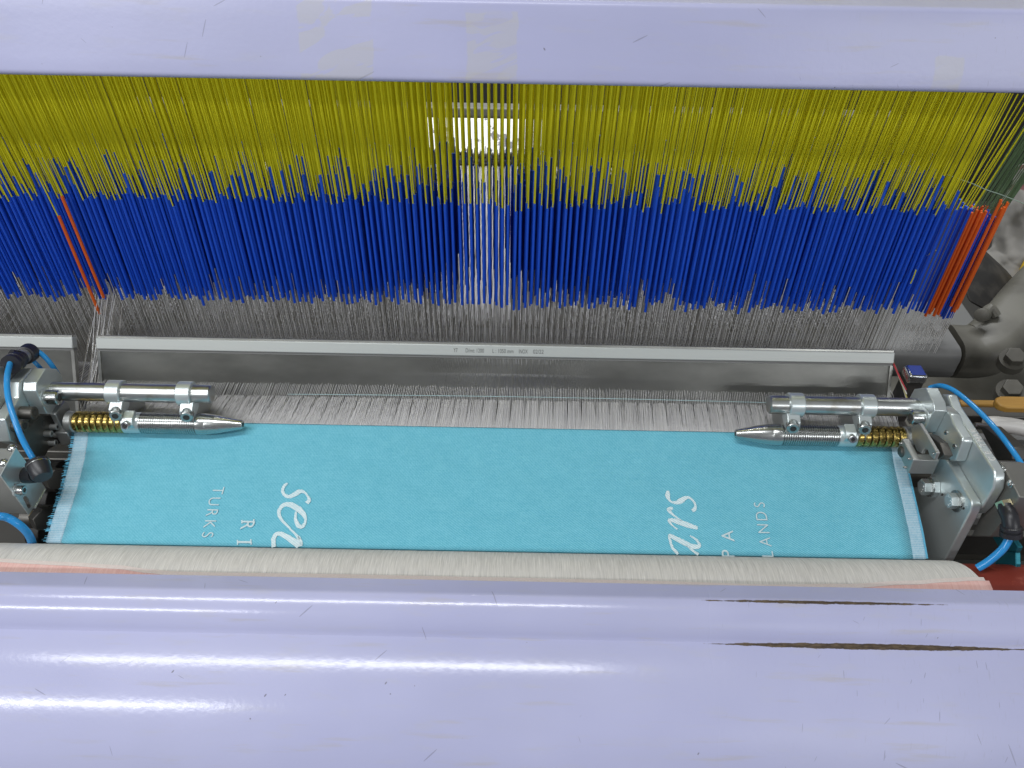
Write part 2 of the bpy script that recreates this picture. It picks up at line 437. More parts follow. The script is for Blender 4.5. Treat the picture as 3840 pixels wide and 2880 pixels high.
a0 = math.atan2(rows[-1][1] - ROLL_C.z, rows[-1][0] - ROLL_C.y); rr = math.hypot(rows[-1][1] - ROLL_C.z, rows[-1][0] - ROLL_C.y)
for k in range(1, 12):
    a = a0 - math.radians(12 * k); rows.append((ROLL_C.y + rr * math.cos(a), ROLL_C.z + rr * math.sin(a)))
cloth_e = empty('woven_cloth'); tag(cloth_e, 'turquoise cloth with white woven lettering stretched in front of the reed', 'cloth')
def cloth_strip(name, mat, fa, fb, nx, lift=0.0, bulge=0.0):
    me = bpy.data.meshes.new(name); bm = bmesh.new(); uvl = bm.loops.layers.uv.new('UVMap'); g = []; arcl = 0; av = []
    rnd = random.Random(3)
    for i, (y, z) in enumerate(rows):
        if i: arcl += math.dist(rows[i], rows[i - 1])
        av.append(arcl); yy = max(y, ybend - .001); L = edgeX(Lp, yy); Rr = edgeX(Rp, yy); xa = fa(L, Rr); xb = fb(L, Rr)
        row = []
        for j in range(nx + 1):
            x = xa + (xb - xa) * j / nx
            w = .0005 * math.sin(x * 31 + y * 40) * math.sin(y * 60 + x * 9) * min(1, max(0, (y - ybend) * 20)) * min(1, (FELL.y - y) * 40) if i < NR else 0
            row.append(bm.verts.new((x, y, z + lift + w)))
        g.append(row)
    for i in range(len(rows) - 1):
        for j in range(nx):
            f = bm.faces.new((g[i][j], g[i + 1][j], g[i + 1][j + 1], g[i][j + 1])); f.smooth = True
            for l, (a, b) in zip(f.loops, ((i, j), (i + 1, j), (i + 1, j + 1), (i, j + 1))): l[uvl].uv = (g[a][b].co.x, -av[a])
    bm.normal_update()
    bm.to_mesh(me); bm.free(); me.materials.append(mat.m)
    o = bpy.data.objects.new(name, me); COL.objects.link(o); o.parent = cloth_e
    so = o.modifiers.new('thick', 'SOLIDIFY'); so.thickness = .0006; so.offset = -1
    return o
SWL, SWR = .0195, .0165
cloth_strip('ground_weave', CLOTH, lambda L, R: L + SWL, lambda L, R: R - SWR, 60)
cloth_strip('selvage', SELV, lambda L, R: L + .0022, lambda L, R: L + SWL, 6, .0002)['label'] = 'pale ribbed left selvage with frayed edge'
cloth_strip('selvage', SELV, lambda L, R: R - SWR, lambda L, R: R - .0012, 6, .0002)['label'] = 'pale ribbed right selvage'
# frayed weft ends left, clean turned edge right
mb = MB()
rnd = random.Random(5)
for i in range(240):
    y = ybend + (FELL.y - ybend) * rnd.random(); z = FELL.z - SL * (FELL.y - y)
    L = edgeX(Lp, y); ln = rnd.choice((.001, .0015, .002, .002, .003, .0045)) * rnd.uniform(.5, 1.1)
    d = rnd.uniform(-.5, .5)
    mb.tube([(L + .004, y, z), (L - ln * .4, y + ln * d * .3, z - .0002), (L - ln, y + ln * d, z - ln * .25)], rnd.uniform(.0002, .00035), 4, 0)
o = mb.build('frayed_edge', FRINGE, cloth_e); o['kind'] = 'stuff'
mb = MB()
for k in range(2):
    mb.tube([(edgeX(Rp, FELL.y - (FELL.y - ybend) * i / 30) - .0012 + k * .0010, FELL.y - (FELL.y - ybend) * i / 30, FELL.z - SL * (FELL.y - ybend) * i / 30 + .0002) for i in range(31)], .0007, 6, 0)
mb.build('edge_cord', FRINGE, cloth_e)
# lettering ----------------------------------------------------
def lay_uv(me):
    uvl = me.uv_layers.new(name='UVMap')
    for l in me.loops:
        c = me.vertices[l.vertex_index].co; uvl.data[l.index].uv = (c.x, c.y)
def stroke_letter(name, strokes, ofs, sc):
    mb = MB()
    for st in strokes:
        pts = [(Vector(cl(ofs[0] + x * sc, ofs[1] + y * sc, .00105)), w * sc / F * .92) for x, y, w in st]
        Q = []
        for i in range(len(pts) - 1):
            a = pts[max(i - 1, 0)]; b = pts[i]; c = pts[i + 1]; d = pts[min(i + 2, len(pts) - 1)]
            for k in range(6):
                t = k / 6
                f = lambda A, B, C, D: .5 * ((2 * B) + (C - A) * t + (2 * A - 5 * B + 4 * C - D) * t * t + (3 * B - A - 3 * C + D) * t ** 3)
                Q.append((f(a[0], b[0], c[0], d[0]), max(f(a[1], b[1], c[1], d[1]), .0005)))
        Q.append(pts[-1])
        vs = []; fs = []
        for i, (p, w) in enumerate(Q):
            d = (Q[min(i + 1, len(Q) - 1)][0] - Q[max(i - 1, 0)][0]).normalized(); s = d.cross(CN).normalized()
            jit = random.uniform(-.0004, .0004)
            vs += [p + s * (w / 2 + jit), p - s * (w / 2 - jit), p + s * w / 2 - CN * .0007, p - s * w / 2 - CN * .0007]
        for i in range(len(Q) - 1):
            a = i * 4; b = a + 4
            fs += [(a, a + 1, b + 1, b), (a, b, b + 2, a + 2), (a + 1, a + 3, b + 3, b + 1)]
        mb.add(vs, fs)
    o = mb.build(name, LETTER, cloth_e, smooth=False); lay_uv(o.data); o['label'] = 'white woven script letter'; return o
A_ = (600, 1700); B_ = (2350, 1750); k_ = .3165
stroke_letter('script_letter', [[(1510, 352, 24), (1470, 385, 36), (1450, 440, 34), (1475, 490, 34), (1530, 512, 44), (1600, 482, 60), (1660, 450, 52), (1712, 462, 26), (1752, 510, 24), (1766, 555, 40), (1738, 590, 50)]], A_, k_)
stroke_letter('script_letter', [[(1612, 690, 24), (1606, 780, 34), (1640, 855, 48), (1690, 866, 42), (1724, 800, 28), (1708, 735, 46), (1650, 668, 66), (1560, 612, 66), (1480, 605, 52), (1425, 650, 44), (1408, 720, 38), (1445, 795, 28), (1520, 872, 22), (1600, 955, 24), (1655, 1020, 40)]], A_, k_)
stroke_letter('script_letter', [[(1350, 1110, 48), (1345, 1010, 48), (1390, 950, 48), (1450, 962, 54), (1540, 1012, 66), (1610, 1060, 76), (1650, 1100, 70)], [(1640, 980, 26), (1668, 1040, 30), (1670, 1100, 30)]], A_, k_)
stroke_letter('script_letter', [[(492, 285, 30), (486, 340, 56), (500, 385, 32), (535, 418, 24), (590, 425, 44), (640, 405, 64), (700, 366, 44), (750, 372, 26), (800, 420, 24), (816, 470, 28), (798, 508, 46), (775, 522, 44)]], B_, k_)
stroke_letter('script_letter', [[(548, 490, 30), (500, 505, 52), (530, 550, 32), (580, 592, 20), (650, 640, 22)], [(602, 745, 14), (540, 690, 20), (504, 645, 32), (530, 630, 48), (640, 662, 64), (740, 697, 62), (842, 728, 36)]], B_, k_)
stroke_letter('script_letter', [[(610, 1035, 30), (548, 965, 32), (518, 885, 28), (508, 818, 34), (560, 838, 52), (680, 900, 60), (780, 945, 60), (848, 946, 46), (862, 915, 32), (822, 862, 26), (750, 818, 12)], [(700, 920, 14), (780, 990, 24), (850, 1040, 34)]], B_, k_)
def text_mesh(body, size, name, mat, extrude=.0003, space=1.0, offset=0.0):
    c = bpy.data.curves.new(name, 'FONT'); c.body = body; c.size = size; c.align_x = 'CENTER'; c.align_y = 'CENTER'; c.extrude = extrude
    c.space_character = space; c.offset = offset
    t = bpy.data.objects.new(name, c); COL.objects.link(t)
    me = bpy.data.meshes.new_from_object(t.evaluated_get(bpy.context.evaluated_depsgraph_get()))
    bpy.data.objects.remove(t); bpy.data.curves.remove(c)
    me.name = name; me.materials.clear(); me.materials.append(mat.m)
    xs = [v.co.x for v in me.vertices]; ys = [v.co.y for v in me.vertices]
    ox = (max(xs) + min(xs)) / 2; oy = (max(ys) + min(ys)) / 2
    for v in me.vertices: v.co.x -= ox; v.co.y -= oy
    return me, max(xs) - min(xs), max(ys) - min(ys)
def place_text(me, name, pos, xd, yd, parent, sx=1.0, sy=1.0):
    o = bpy.data.objects.new(name, me); COL.objects.link(o)
    xd = Vector(xd).normalized(); yd = Vector(yd); yd = (yd - xd * yd.dot(xd)).normalized(); zd = xd.cross(yd)
    M4 = Matrix.Identity(4)
    for i in range(3): M4[i][0] = xd[i] * sx; M4[i][1] = yd[i] * sy; M4[i][2] = zd[i]; M4[i][3] = pos[i]
    o.matrix_world = M4; o.parent = parent; return o
dn = Vector((0, -1, -SL)).normalized()
def serif_extra(mb): pass
def cloth_letter(ch, px, py, cap, along, up, wide=1.0, thin=0.0):
    me, w, h = text_mesh(ch, .02, 'sans_letter', LETTER, .0003, 1.0, thin)
    s = cap / h
    o = place_text(me, 'sans_letter', cl(px, py, .0010), along, up, cloth_e, s * wide, s)
    uvl = me.uv_layers.new(name='UVMap')
    for l in me.loops:
        c = me.vertices[l.vertex_index].co; uvl.data[l.index].uv = (c.x, c.y)
    return o
P_ = lambda ofs, x, y: (ofs[0] + x * k_, ofs[1] + y * k_)
for ch, x, y in (('T', 690, 440), ('U', 642, 570), ('R', 617, 705), ('K', 590, 840), ('S', 565, 965)):
    cloth_letter(ch, *P_(A_, x, y), .0128, dn, (1, 0, 0), .92, -.0002)
for ch, x, y in (('S', 1572, 452), ('D', 1595, 585), ('N', 1618, 735), ('A', 1640, 890), ('L', 1668, 1035)):
    cloth_letter(ch, *P_(B_, x, y), .0128, -dn, (-1, 0, 0), .92, -.0002)
cloth_letter('R', *P_(A_, 1038, 852), .0148, dn, (1, 0, 0), .95)
cloth_letter('I', *P_(A_, 1000, 1052), .0148, dn, (1, 0, 0), 1.1)
cloth_letter('A', *P_(B_, 1195, 820), .0140, -dn, (-1, 0, 0), 1.0)
cloth_letter('P', *P_(B_, 1200, 1030), .0140, -dn, (-1, 0, 0), 1.0)
# slab serifs of the R and I
for (x0, y0, x1, y1) in ((968, 790, 972, 830), (1110, 780, 1116, 830), (915, 1025, 918, 1085), (1076, 1018, 1080, 1080)):
    stroke_letter('letter_serif', [[(x0, y0, 14), ((x0 + x1) / 2, (y0 + y1) / 2, 12), (x1, y1, 14)]], A_, k_)['label'] = 'small white serif'

# ------------------------------------------------------------------ roller with leader cloth
rol = empty('cloth_roller'); tag(rol, 'red brown roller wrapped in grey leader cloth with salmon hem', 'roller')
MB().cyl((-1.2, ROLL_C.y, ROLL_C.z), (1.2, ROLL_C.y, ROLL_C.z), ROLL_R - .003, seg=64).build('roller_core', REDP, rol)
def ang_at(px, py):
    """angle on the roller (from +Y over the top) seen at a pixel"""
    rr_ = ray(px, py); o = CAM - ROLL_C
    a = rr_.y ** 2 + rr_.z ** 2; b = 2 * (rr_.y * o.y + rr_.z * o.z); c = o.y ** 2 + o.z ** 2 - ROLL_R ** 2
    disc = b * b - 4 * a * c
    t = (-b - math.sqrt(max(disc, 0))) / (2 * a)
    p = CAM + rr_ * t
    return p.x, math.atan2(p.z - ROLL_C.z, p.y - ROLL_C.y)
band = [(-40, 2096), (0, 2097), (130, 2104), (235, 2109), (441, 2121), (558, 2136), (646, 2145), (800, 2149), (1300, 2156), (1900, 2168), (2300, 2177), (2500, 2182), (2864, 2194), (3166, 2192), (3409, 2180), (3560, 2171), (3640, 2166)]
bxa = [ang_at(*p) for p in band]
XR_END = ang_at(3650, 2150)[0]
def band_ang(x):
    if x <= bxa[0][0]: return bxa[0][1]
    for a, b in zip(bxa, bxa[1:]):
        if x <= b[0]:
            t = (x - a[0]) / (b[0] - a[0]); t = t * t * (3 - 2 * t); return a[1] + (b[1] - a[1]) * t
    return bxa[-1][1]
def roll_patch(name, mat, fa0, fa1, R, x0, x1, nx=160, na=20, skew=0.0):
    me = bpy.data.meshes.new(name); bm = bmesh.new(); uvl = bm.loops.layers.uv.new('UVMap'); g = []
    for i in range(nx + 1):
        row = []
        for j in range(na + 1):
            x = x0 + (x1 - x0) * i / nx; A = fa0(x); B = fa1(x); a = A + (B - A) * j / na
            xe = x + (skew * (a - 1.2) if i == nx else 0)
            row.append((bm.verts.new((xe, ROLL_C.y + R * math.cos(a), ROLL_C.z + R * math.sin(a))), x, a * R))
        g.append(row)
    for i in range(nx):
        for j in range(na):
            q = (g[i][j], g[i + 1][j], g[i + 1][j + 1], g[i][j + 1]); f = bm.faces.new([v[0] for v in q]); f.smooth = True
            for l, v in zip(f.loops, q): l[uvl].uv = (v[1], v[2])
    bm.to_mesh(me); bm.free(); me.materials.append(mat.m)
    o = bpy.data.objects.new(name, me); COL.objects.link(o); o.parent = rol; return o
bw = .0042 / ROLL_R
roll_patch('leader_gauze', GAUZE, lambda x: -1.0, lambda x: band_ang(x), ROLL_R, -1.2, XR_END, skew=.012)
roll_patch('hem_band', HEM, lambda x: band_ang(x) - .01, lambda x: band_ang(x) + bw, ROLL_R + .0005, -1.2, XR_END + .008, na=4)
roll_patch('salmon_cloth', PINK, lambda x: band_ang(x) + bw - .01, lambda x: 3.6, ROLL_R + .0002, -1.2, XR_END + .012, na=24)

# ------------------------------------------------------------------ reeds
RT = Vector((0, .789, .949)); RD = Vector((0, -.528, -.849)).normalized(); RN = Vector((0, -.849, .528)).normalized()   # down the reed / towards viewer
def reed(label, x0, x1, text=False):
    e = empty('reed'); tag(e, label, 'reed', None)
    def obox(mb, xa, xb, s0, s1, n0, n1):
        P = []
        for x in (xa, xb):
            for s, n in ((s0, n0), (s1, n0), (s1, n1), (s0, n1)):
                p = RT + RD * s + RN * n; P.append((x, p.y, p.z))
        mb.add(P, [(0, 1, 2, 3), (7, 6, 5, 4), (0, 4, 5, 1), (1, 5, 6, 2), (2, 6, 7, 3), (3, 7, 4, 0)])
    b = MB(); obox(b, x0, x1, -.0075, .0075, -.006, .006)
    bar = b.build('top_channel', ALU, e, bevel=.0012)
    b = MB(); obox(b, x0 + .001, x1 - .001, .0075, .0105, -.0055, .0035); b.build('binding_strip', GREYBAR, e)
    b = MB(); obox(b, x0 + .001, x1 - .001, -.0098, -.0075, -.0055, .0040); b.build('channel_lip', DENT, e)
    b = MB(); obox(b, x0, x1, .100, .115, -.006, .006); b.build('bottom_channel', ALU, e, bevel=.001)
    for xa, xb in ((x0, x0 + .004), (x1 - .004, x1)):
        b = MB(); obox(b, xa, xb, .0105, .100, -.004, .004); b.build('end_post', DENT, e)
    d = MB(); n = int((x1 - x0 - .008) * 1200)
    for i in range(n):
        x = x0 + .004 + (x1 - x0 - .008) * (i + .5) / n
        obox(d, x - .00016, x + .00016, .0105, .100, -.0022, .0022)
    o = d.build('dents', DENT, e, smooth=False, recalc=False); o['kind'] = 'stuff'
    return e
XR0, XR1 = -.548, .502
reed_main = reed('long wire reed with engraved aluminium top rail behind the turquoise cloth', XR0, XR1)
reed_left = reed('short piece of wire reed at the left edge beyond the gap', -.95, -.5785)
INK = Mat('engraved_grey_marking', (.16, .165, .16), .6, .3)
pos = None
def reed_text(body, pxc, wpx):
    me, w, h = text_mesh(body, .0105, 'marking', INK, .0002)
    u = (pxc - 1920) / F; x = u * 1.022
    p = RT + RN * .0061
    place_text(me, 'marking', Vector((x, p.y, p.z)), (1, 0, 0), -RD, reed_main, wpx / F * 1.022 / w, .0054 / h)
reed_text('Y7', 1707, 15); reed_text('D/mt: 1200', 1779, 68); reed_text('L : 1050 mm', 1884, 78); reed_text('INOX', 1960, 33); reed_text('02/22', 2016, 39)

# ------------------------------------------------------------------ sley board under the shed
sley = MB().prism([(.715, .868), (.775, .868), (.775, .80), (.715, .80)], -1.0, .535).build('sley_board', DARK, None, bevel=.002)
tag(sley, 'dark sley board under the open shed of white warp yarns', 'board')

# ------------------------------------------------------------------ warp yarns between fell and reed, and beyond to the heddles
rnd = random.Random(11)
def threads(items, r, seg=3):
    mb = MB()
    for pts in items:
        n = len(pts); vs = []; fs = []
        for p in pts:
            for k in range(seg):
                a = 2 * math.pi * k / seg + .5
                vs.append((p[0] + r * math.cos(a), p[1], p[2] + r * math.sin(a)))
        for i in range(n - 1):
            for k in range(seg):
                k2 = (k + 1) % seg; fs.append((i * seg + k, i * seg + k2, (i + 1) * seg + k2, (i + 1) * seg + k))
        mb.add(vs, fs)
    return mb
XF0, XF1 = edgeX(Lp, .69) + .003, edgeX(Rp, .69) - .002
def reed_pt(s): p = RT + RD * s; return p.y, p.z
low = []; upp = []
grp = .0186
N = 2100
for i in range(N):
    f = (i + .5) / N; xf = XF0 + (XF1 - XF0) * f; xr = xf + .003 * (1 - f) * (1 - f) + .015 * f ** 3
    gi = math.floor(xr / grp); gc = (gi + .5) * grp
    xg = gc + (xr - gc) * .92 + rnd.gauss(0, .00014)
    s = .0665 + rnd.gauss(0, .0007) + (.003 if abs(xr - gc) > grp * .44 else 0)
    yr, zr = reed_pt(s)
    if True:
        low.append([(xf, .6885, .9052 + rnd.uniform(0, .0004)), (xf + (xg - xf) * .55, .722, (.905 + zr) / 2 + .0006 + rnd.gauss(0, .0002)), (xg, yr - .003, zr + .0005), (xg, .83, .872)])
for i in range(470):
    f = (i + .5 + rnd.uniform(-.18, .18)) / 470; xf = XF0 + (XF1 - XF0) * f; xr = xf + .003 * (1 - f) * (1 - f) + .015 * f ** 3
    s = .0495 + rnd.gauss(0, .0008); yr, zr = reed_pt(s)
    upp.append([(xf, .6885, .9056), (xr, yr - .003, zr + .0005), (xr, .90, .900)])
for i in range(190):                       # neighbouring warp at the left
    x = -.93 + .36 * i / 190; yr, zr = reed_pt(.060 + rnd.gauss(0, .002))
    low.append([(x - .02, .70, .905), (x, yr, zr), (x, .83, .88)])
o = threads(low, .00035).build('warp_yarns', WHITE, None, recalc=False, ang=180); o['kind'] = 'stuff'; tag(o, 'dense lower sheet of white warp yarns entering the turquoise cloth', 'yarn')
o = threads(upp, .00030).build('warp_yarns', WHITE, None, recalc=False, ang=180); o['kind'] = 'stuff'; tag(o, 'sparse raised white warp yarns above the lower sheet', 'yarn')
gapy = []
for i in range(45):
    x = rnd.uniform(-.582, -.548); y1 = rnd.uniform(.745, .80)
    gapy.append([(x + rnd.gauss(0, .004), .875, .955 + rnd.gauss(0, .01)), (x + rnd.gauss(.004, .006), y1, .885 + rnd.gauss(0, .008)), (x + rnd.gauss(.008, .008), .72, .862)])
o = threads(gapy, .0004).build('gap_yarns', WIRE, None, recalc=False, ang=180); o['kind'] = 'stuff'; tag(o, 'loose grey white yarns passing through the gap between the two reeds', 'yarn')
back = []
for i in range(1500):
    x = -.86 + 1.39 * i / 1500 + rnd.gauss(0, .0004); z0 = .890 + rnd.gauss(0, .002)
    back.append([(x, .885 + rnd.uniform(0, .1), z0), (x * 1.01, 1.42, .898 + rnd.gauss(0, .001))])
o = threads(back, .0005).build('warp_yarns', WHITE, None, recalc=False, ang=180); o['kind'] = 'stuff'; tag(o, 'white warp sheet running back behind the harness cords', 'yarn')
# the weft yarn lying in the shed
pts = []
for i in range(25):
    px = 1080 + (3020 - 1080) * i / 24; py = 1478 + .0185 * (px - 1080) - 6 * math.sin(i / 24 * math.pi)
    pts.append(onY(px, py, .738))
wf = MB().tube(pts, .00032, 5, 2).build('weft_yarn', Mat('pale_blue_weft', (.42, .62, .64), .8)); tag(wf, 'single pale blue weft yarn lying across the open shed', 'yarn')

# ------------------------------------------------------------------ harness: cords, sleeves, heddles
PX, PY, NROW = .0080, .0078, 14
Y0 = .872; Z_TOP, Z_BOT = 1.116, .962; Z_CORD = 1.85; Z_WIRE = .845
SK = -.045                                            # rows run very slightly askew
cols = [i for i in range(-101, 70)]
def lean(x): return .10 * x + (.02 if x > .3 else 0)
def tmpl(name, mat, z0, z1, r, seg, cap=True):
    b = MB(); b.lathe((0, 0, z0), (0, 0, 1), [(0, r), (z1 - z0, r)], seg, 0, cap); return b.mesh(name, mat, ang=50)
ME_C = tmpl('cord', YEL, 0, Z_CORD - Z_TOP, .00078, 6); ME_G = tmpl('cord', GRN, 0, Z_CORD - Z_TOP, .00078, 6)
ME_S = tmpl('sleeve', BLU, 0, Z_TOP - Z_BOT, .00185, 10); ME_O = tmpl('sleeve', ORG, 0, Z_TOP - Z_BOT, .0021, 10)
def heddle_mesh():
    b = MB(); b.lathe((0, 0, Z_WIRE - Z_BOT), (0, 0, 1), [(0, .00048), (Z_BOT - Z_WIRE + .004, .00048)], 5)
    for s in (-1, 1): b.tube([(0, 0, -.040), (s * .0011, 0, -.036), (s * .0011, 0, -.030), (0, 0, -.026)], .0003, 4, 2)
    return b.mesh('heddle', WIRE, ang=60)
ME_H = heddle_mesh()
rnd = random.Random(21)
def harness(x, y, dz, ln, slm, cordm, label, group, xl=None, zs=1.0):
    e = bpy.data.objects.new('harness_cord', None); COL.objects.link(e); e.empty_display_size = .01
    e.location = (x, y, Z_BOT + dz); tag(e, label, 'cord', group)
    a = bpy.data.objects.new('cord', cordm); COL.objects.link(a); a.parent = e; a.location = (0, 0, (Z_TOP - Z_BOT) * zs - .002); a.rotation_euler = (0, math.atan(lean(x) if xl is None else xl), 0)
    b = bpy.data.objects.new('sleeve', slm); COL.objects.link(b); b.parent = e; b.scale = (1, 1, zs); b.rotation_euler = (rnd.gauss(0, .003), rnd.gauss(0, .003) - .012 * x, 0)
    c = bpy.data.objects.new('heddle', ME_H); COL.objects.link(c); c.parent = e; c.rotation_euler = (rnd.gauss(0, .002), rnd.gauss(0, .002), 0)
    return e
ORANGE_X = [onY(333, 1060, .866).x, onY(366, 1060, .8645).x]
GAPL = (-.578, -.548)
stuff_items = []; count = 0
for r in range(NROW):
    for ci in cols:
        y = Y0 + r * PY + rnd.gauss(0, .0006); x = ci * PX + SK * r * PY + (.0 if r % 2 == 0 else .0) + rnd.gauss(0, .0007)
        raised = rnd.choice((.042, .030, .016)) if rnd.random() < (.20 if r == 0 else .34) else 0.0
        dz = raised + rnd.gauss(0, .0028) + (.010 if rnd.random() < .2 else 0) 
        if r == 0 or (r == 1 and abs(ci) <= 65 and count < 300):
            if raised: harness(x, y, dz, 0, ME_S, ME_C, 'yellow front cord whose blue sleeve stands raised above its neighbours', 'raised front harness cords')
            else: harness(x, y, dz, 0, ME_S, ME_C, 'yellow front cord with blue sleeve hanging at the common lower level', 'lowered front harness cords')
            count += 1
        else: stuff_items.append((x, y, dz))
# two orange-sleeved cords at the reed gap
harness(ORANGE_X[0], .861, -.020, 0, ME_O, ME_C, 'bright orange sleeve on a yellow cord, front of the left pair', None)
harness(ORANGE_X[1], .8645, .006, 0, ME_O, ME_C, 'darker orange sleeve on a yellow cord, just behind the left pair', None)
# the rest of the harness as one mass
mb = MB(); mi = []
def addtube(p0, p1, r, seg, m):
    d = 2 * math.pi / seg; vs = []
    for p in (p0, p1):
        for k in range(seg): vs.append((p[0] + r * math.cos(k * d), p[1] + r * math.sin(k * d), p[2]))
    fs = [(k, (k + 1) % seg, seg + (k + 1) % seg, seg + k) for k in range(seg)] + [tuple(range(seg, 2 * seg))]
    mb.add(vs, fs); mi.extend([m] * len(fs))
for x, y, dz in stuff_items:
    L = lean(x)
    addtube((x, y, Z_TOP + dz - .002), (x + L * (Z_CORD - Z_TOP), y, Z_CORD), .00078, 5, 0)
    j = rnd.gauss(0, .0002)
    addtube((x + .002 * x + j, y, Z_BOT + dz), (x, y, Z_TOP + dz), .00185, 7, 1)
    addtube((x + .002 * x + j * 2, y, Z_WIRE), (x + .002 * x + j, y, Z_BOT + dz + .003), .00048, 4, 2)
o = mb.build('harness_mass', YEL, None, recalc=False, ang=60, mats=[YEL, BLU, WIRE], midx=mi); o['kind'] = 'stuff'
tag(o, 'deep mass of yellow cords with blue sleeves behind the front rows', 'cords')
# selvage bunch at the right end
rnd = random.Random(4)
def sel(pxb, py, Y, col, cord, label, group, dz=0.0):
    p = onY(pxb, py, Y)
    harness(p.x, Y, p.z - Z_BOT + dz, 0, {'b': ME_S, 'o': ME_O}[col], cord, label, group, xl=.16 + rnd.uniform(-.03, .03), zs=1.15)
for k in range(9): sel(3428 + k * 6.5, 1150 + k * 1.5 + rnd.uniform(-12, 16), .955 + .012 * (k % 3), 'b', ME_C, 'blue sleeved cord in the inner blue bunch beside the orange sleeves', 'inner blue selvage cords')
for k in range(16): sel(3470 + k * 3.9, 1165 + rnd.uniform(-14, 20), .955 + .014 * (k % 4), 'o', ME_G, 'orange sleeved green cord in the wide orange bunch at the right', 'wide orange selvage cords')
for k in range(9): sel(3526 + k * 5, 1185 + rnd.uniform(-18, 10), .955 + .014 * (k % 4), 'b', ME_G, 'blue sleeved green cord between the two orange bunches', 'outer blue selvage cords')
for k in range(7): sel(3566 + k * 4, 1165 + rnd.uniform(-18, 10), .952 + .012 * (k % 3), 'o', ME_G, 'orange sleeved green cord at the outer right end of the harness', 'outermost orange selvage cords')
# loose yellow end and the pale binding thread
lo = MB().tube([atD(3510, 938, 1.02), atD(3480, 955, 1.03), atD(3455, 972, 1.035), atD(3440, 1000, 1.03), atD(3425, 1040, 1.02), atD(3415, 1062, 1.01)], .0008, 6).build('loose_cord_end', YEL); tag(lo, 'loose yellow cord end sticking out at the right of the sleeves', 'cord')
lo = MB().tube([atD(3550, 654, .98), atD(3600, 672, .98), atD(3650, 690, .99), atD(3700, 712, 1.0), atD(3760, 732, 1.02), atD(3850, 768, 1.05)], .0006, 5).build('binding_thread', Mat('pale_green_thread', (.42, .55, .45), .8)); tag(lo, 'thin pale green thread crossing the cords in front of the sack', 'thread')

# ------------------------------------------------------------------ machine parts seen through the harness
sp = MB().prism([(1.475, .898), (1.565, .935), (1.565, .86), (1.475, .86)], -.20, .06).build('machine_panel', WHITEP, None, bevel=.003); tag(sp, 'white oil spotted machine panel glimpsed between the central cords', 'panel')
gb = MB().box((-.8, 1.568, .928), (.8, 1.60, .953)).build('rear_rail', GREYBAR, None, bevel=.004); tag(gb, 'grey rail above the white panel behind the cords', 'rail')
sm = empty('stop_motion'); tag(sm, 'dark warp stop motion with drop wires behind the cords', 'stop motion')
MB().box((-.9, 1.425, .872), (.6, 1.445, .900)).build('carrier_bar', DARKSTEEL, sm)
d = MB()
for i in range(420):
    x = -.86 + 1.4 * i / 420 + rnd.gauss(0, .0006); h = rnd.gauss(.925, .006)
    d.box((x - .0004, 1.43 + rnd.uniform(-.01, .01), .88), (x + .0010, 1.442, h))
o = d.build('drop_wires', DARKSTEEL, sm, smooth=False, recalc=False); o['kind'] = 'stuff'
d = MB().box((-.9, 1.26, .862), (.6, 1.30, .884)).build('lease_bar', GREYBAR, None, bevel=.004); tag(d, 'grey bar under the rear warp sheet', 'bar')

# ------------------------------------------------------------------ temples
SA = (.693, .950); LA = (.6745, .9165)              # shaft and roller axes (y, z)
def hexprof(mb, c, d, r, h, ph=0.0): return mb.lathe(c, d, [(0, r), (h - .0006, r), (h, r * .93)], 6, ph)
def socket_bolt(name, c, d, r, h, parent, mat=CHROME, washer=True):
    d = Vector(d).normalized(); c = Vector(c)
    b = MB().lathe(c, d, [(0, r), (h - r * .12, r), (h, r * .88), (h, r * .52), (h - r * .7, r * .50)], 24, 0, False)
    b.lathe(c + d * (h - r * .69), d, [(0, r * .52), (.0001, r * .01)], 6, 0, False)
    o = b.build(name, mat, parent)
    s = MB().lathe(c + d * (h - r * .6), d, [(0, r * .50), (r * .605, r * .50)], 6, 0, True).build('hex_socket', DARK, o)
    if washer: MB().lathe(c - d * .0012, d, [(0, r * 1.45), (.0016, r * 1.45), (.0022, r * 1.3), (.0022, r * .9)], 28, 0, True).build('washer', ZINC, o)
    return o
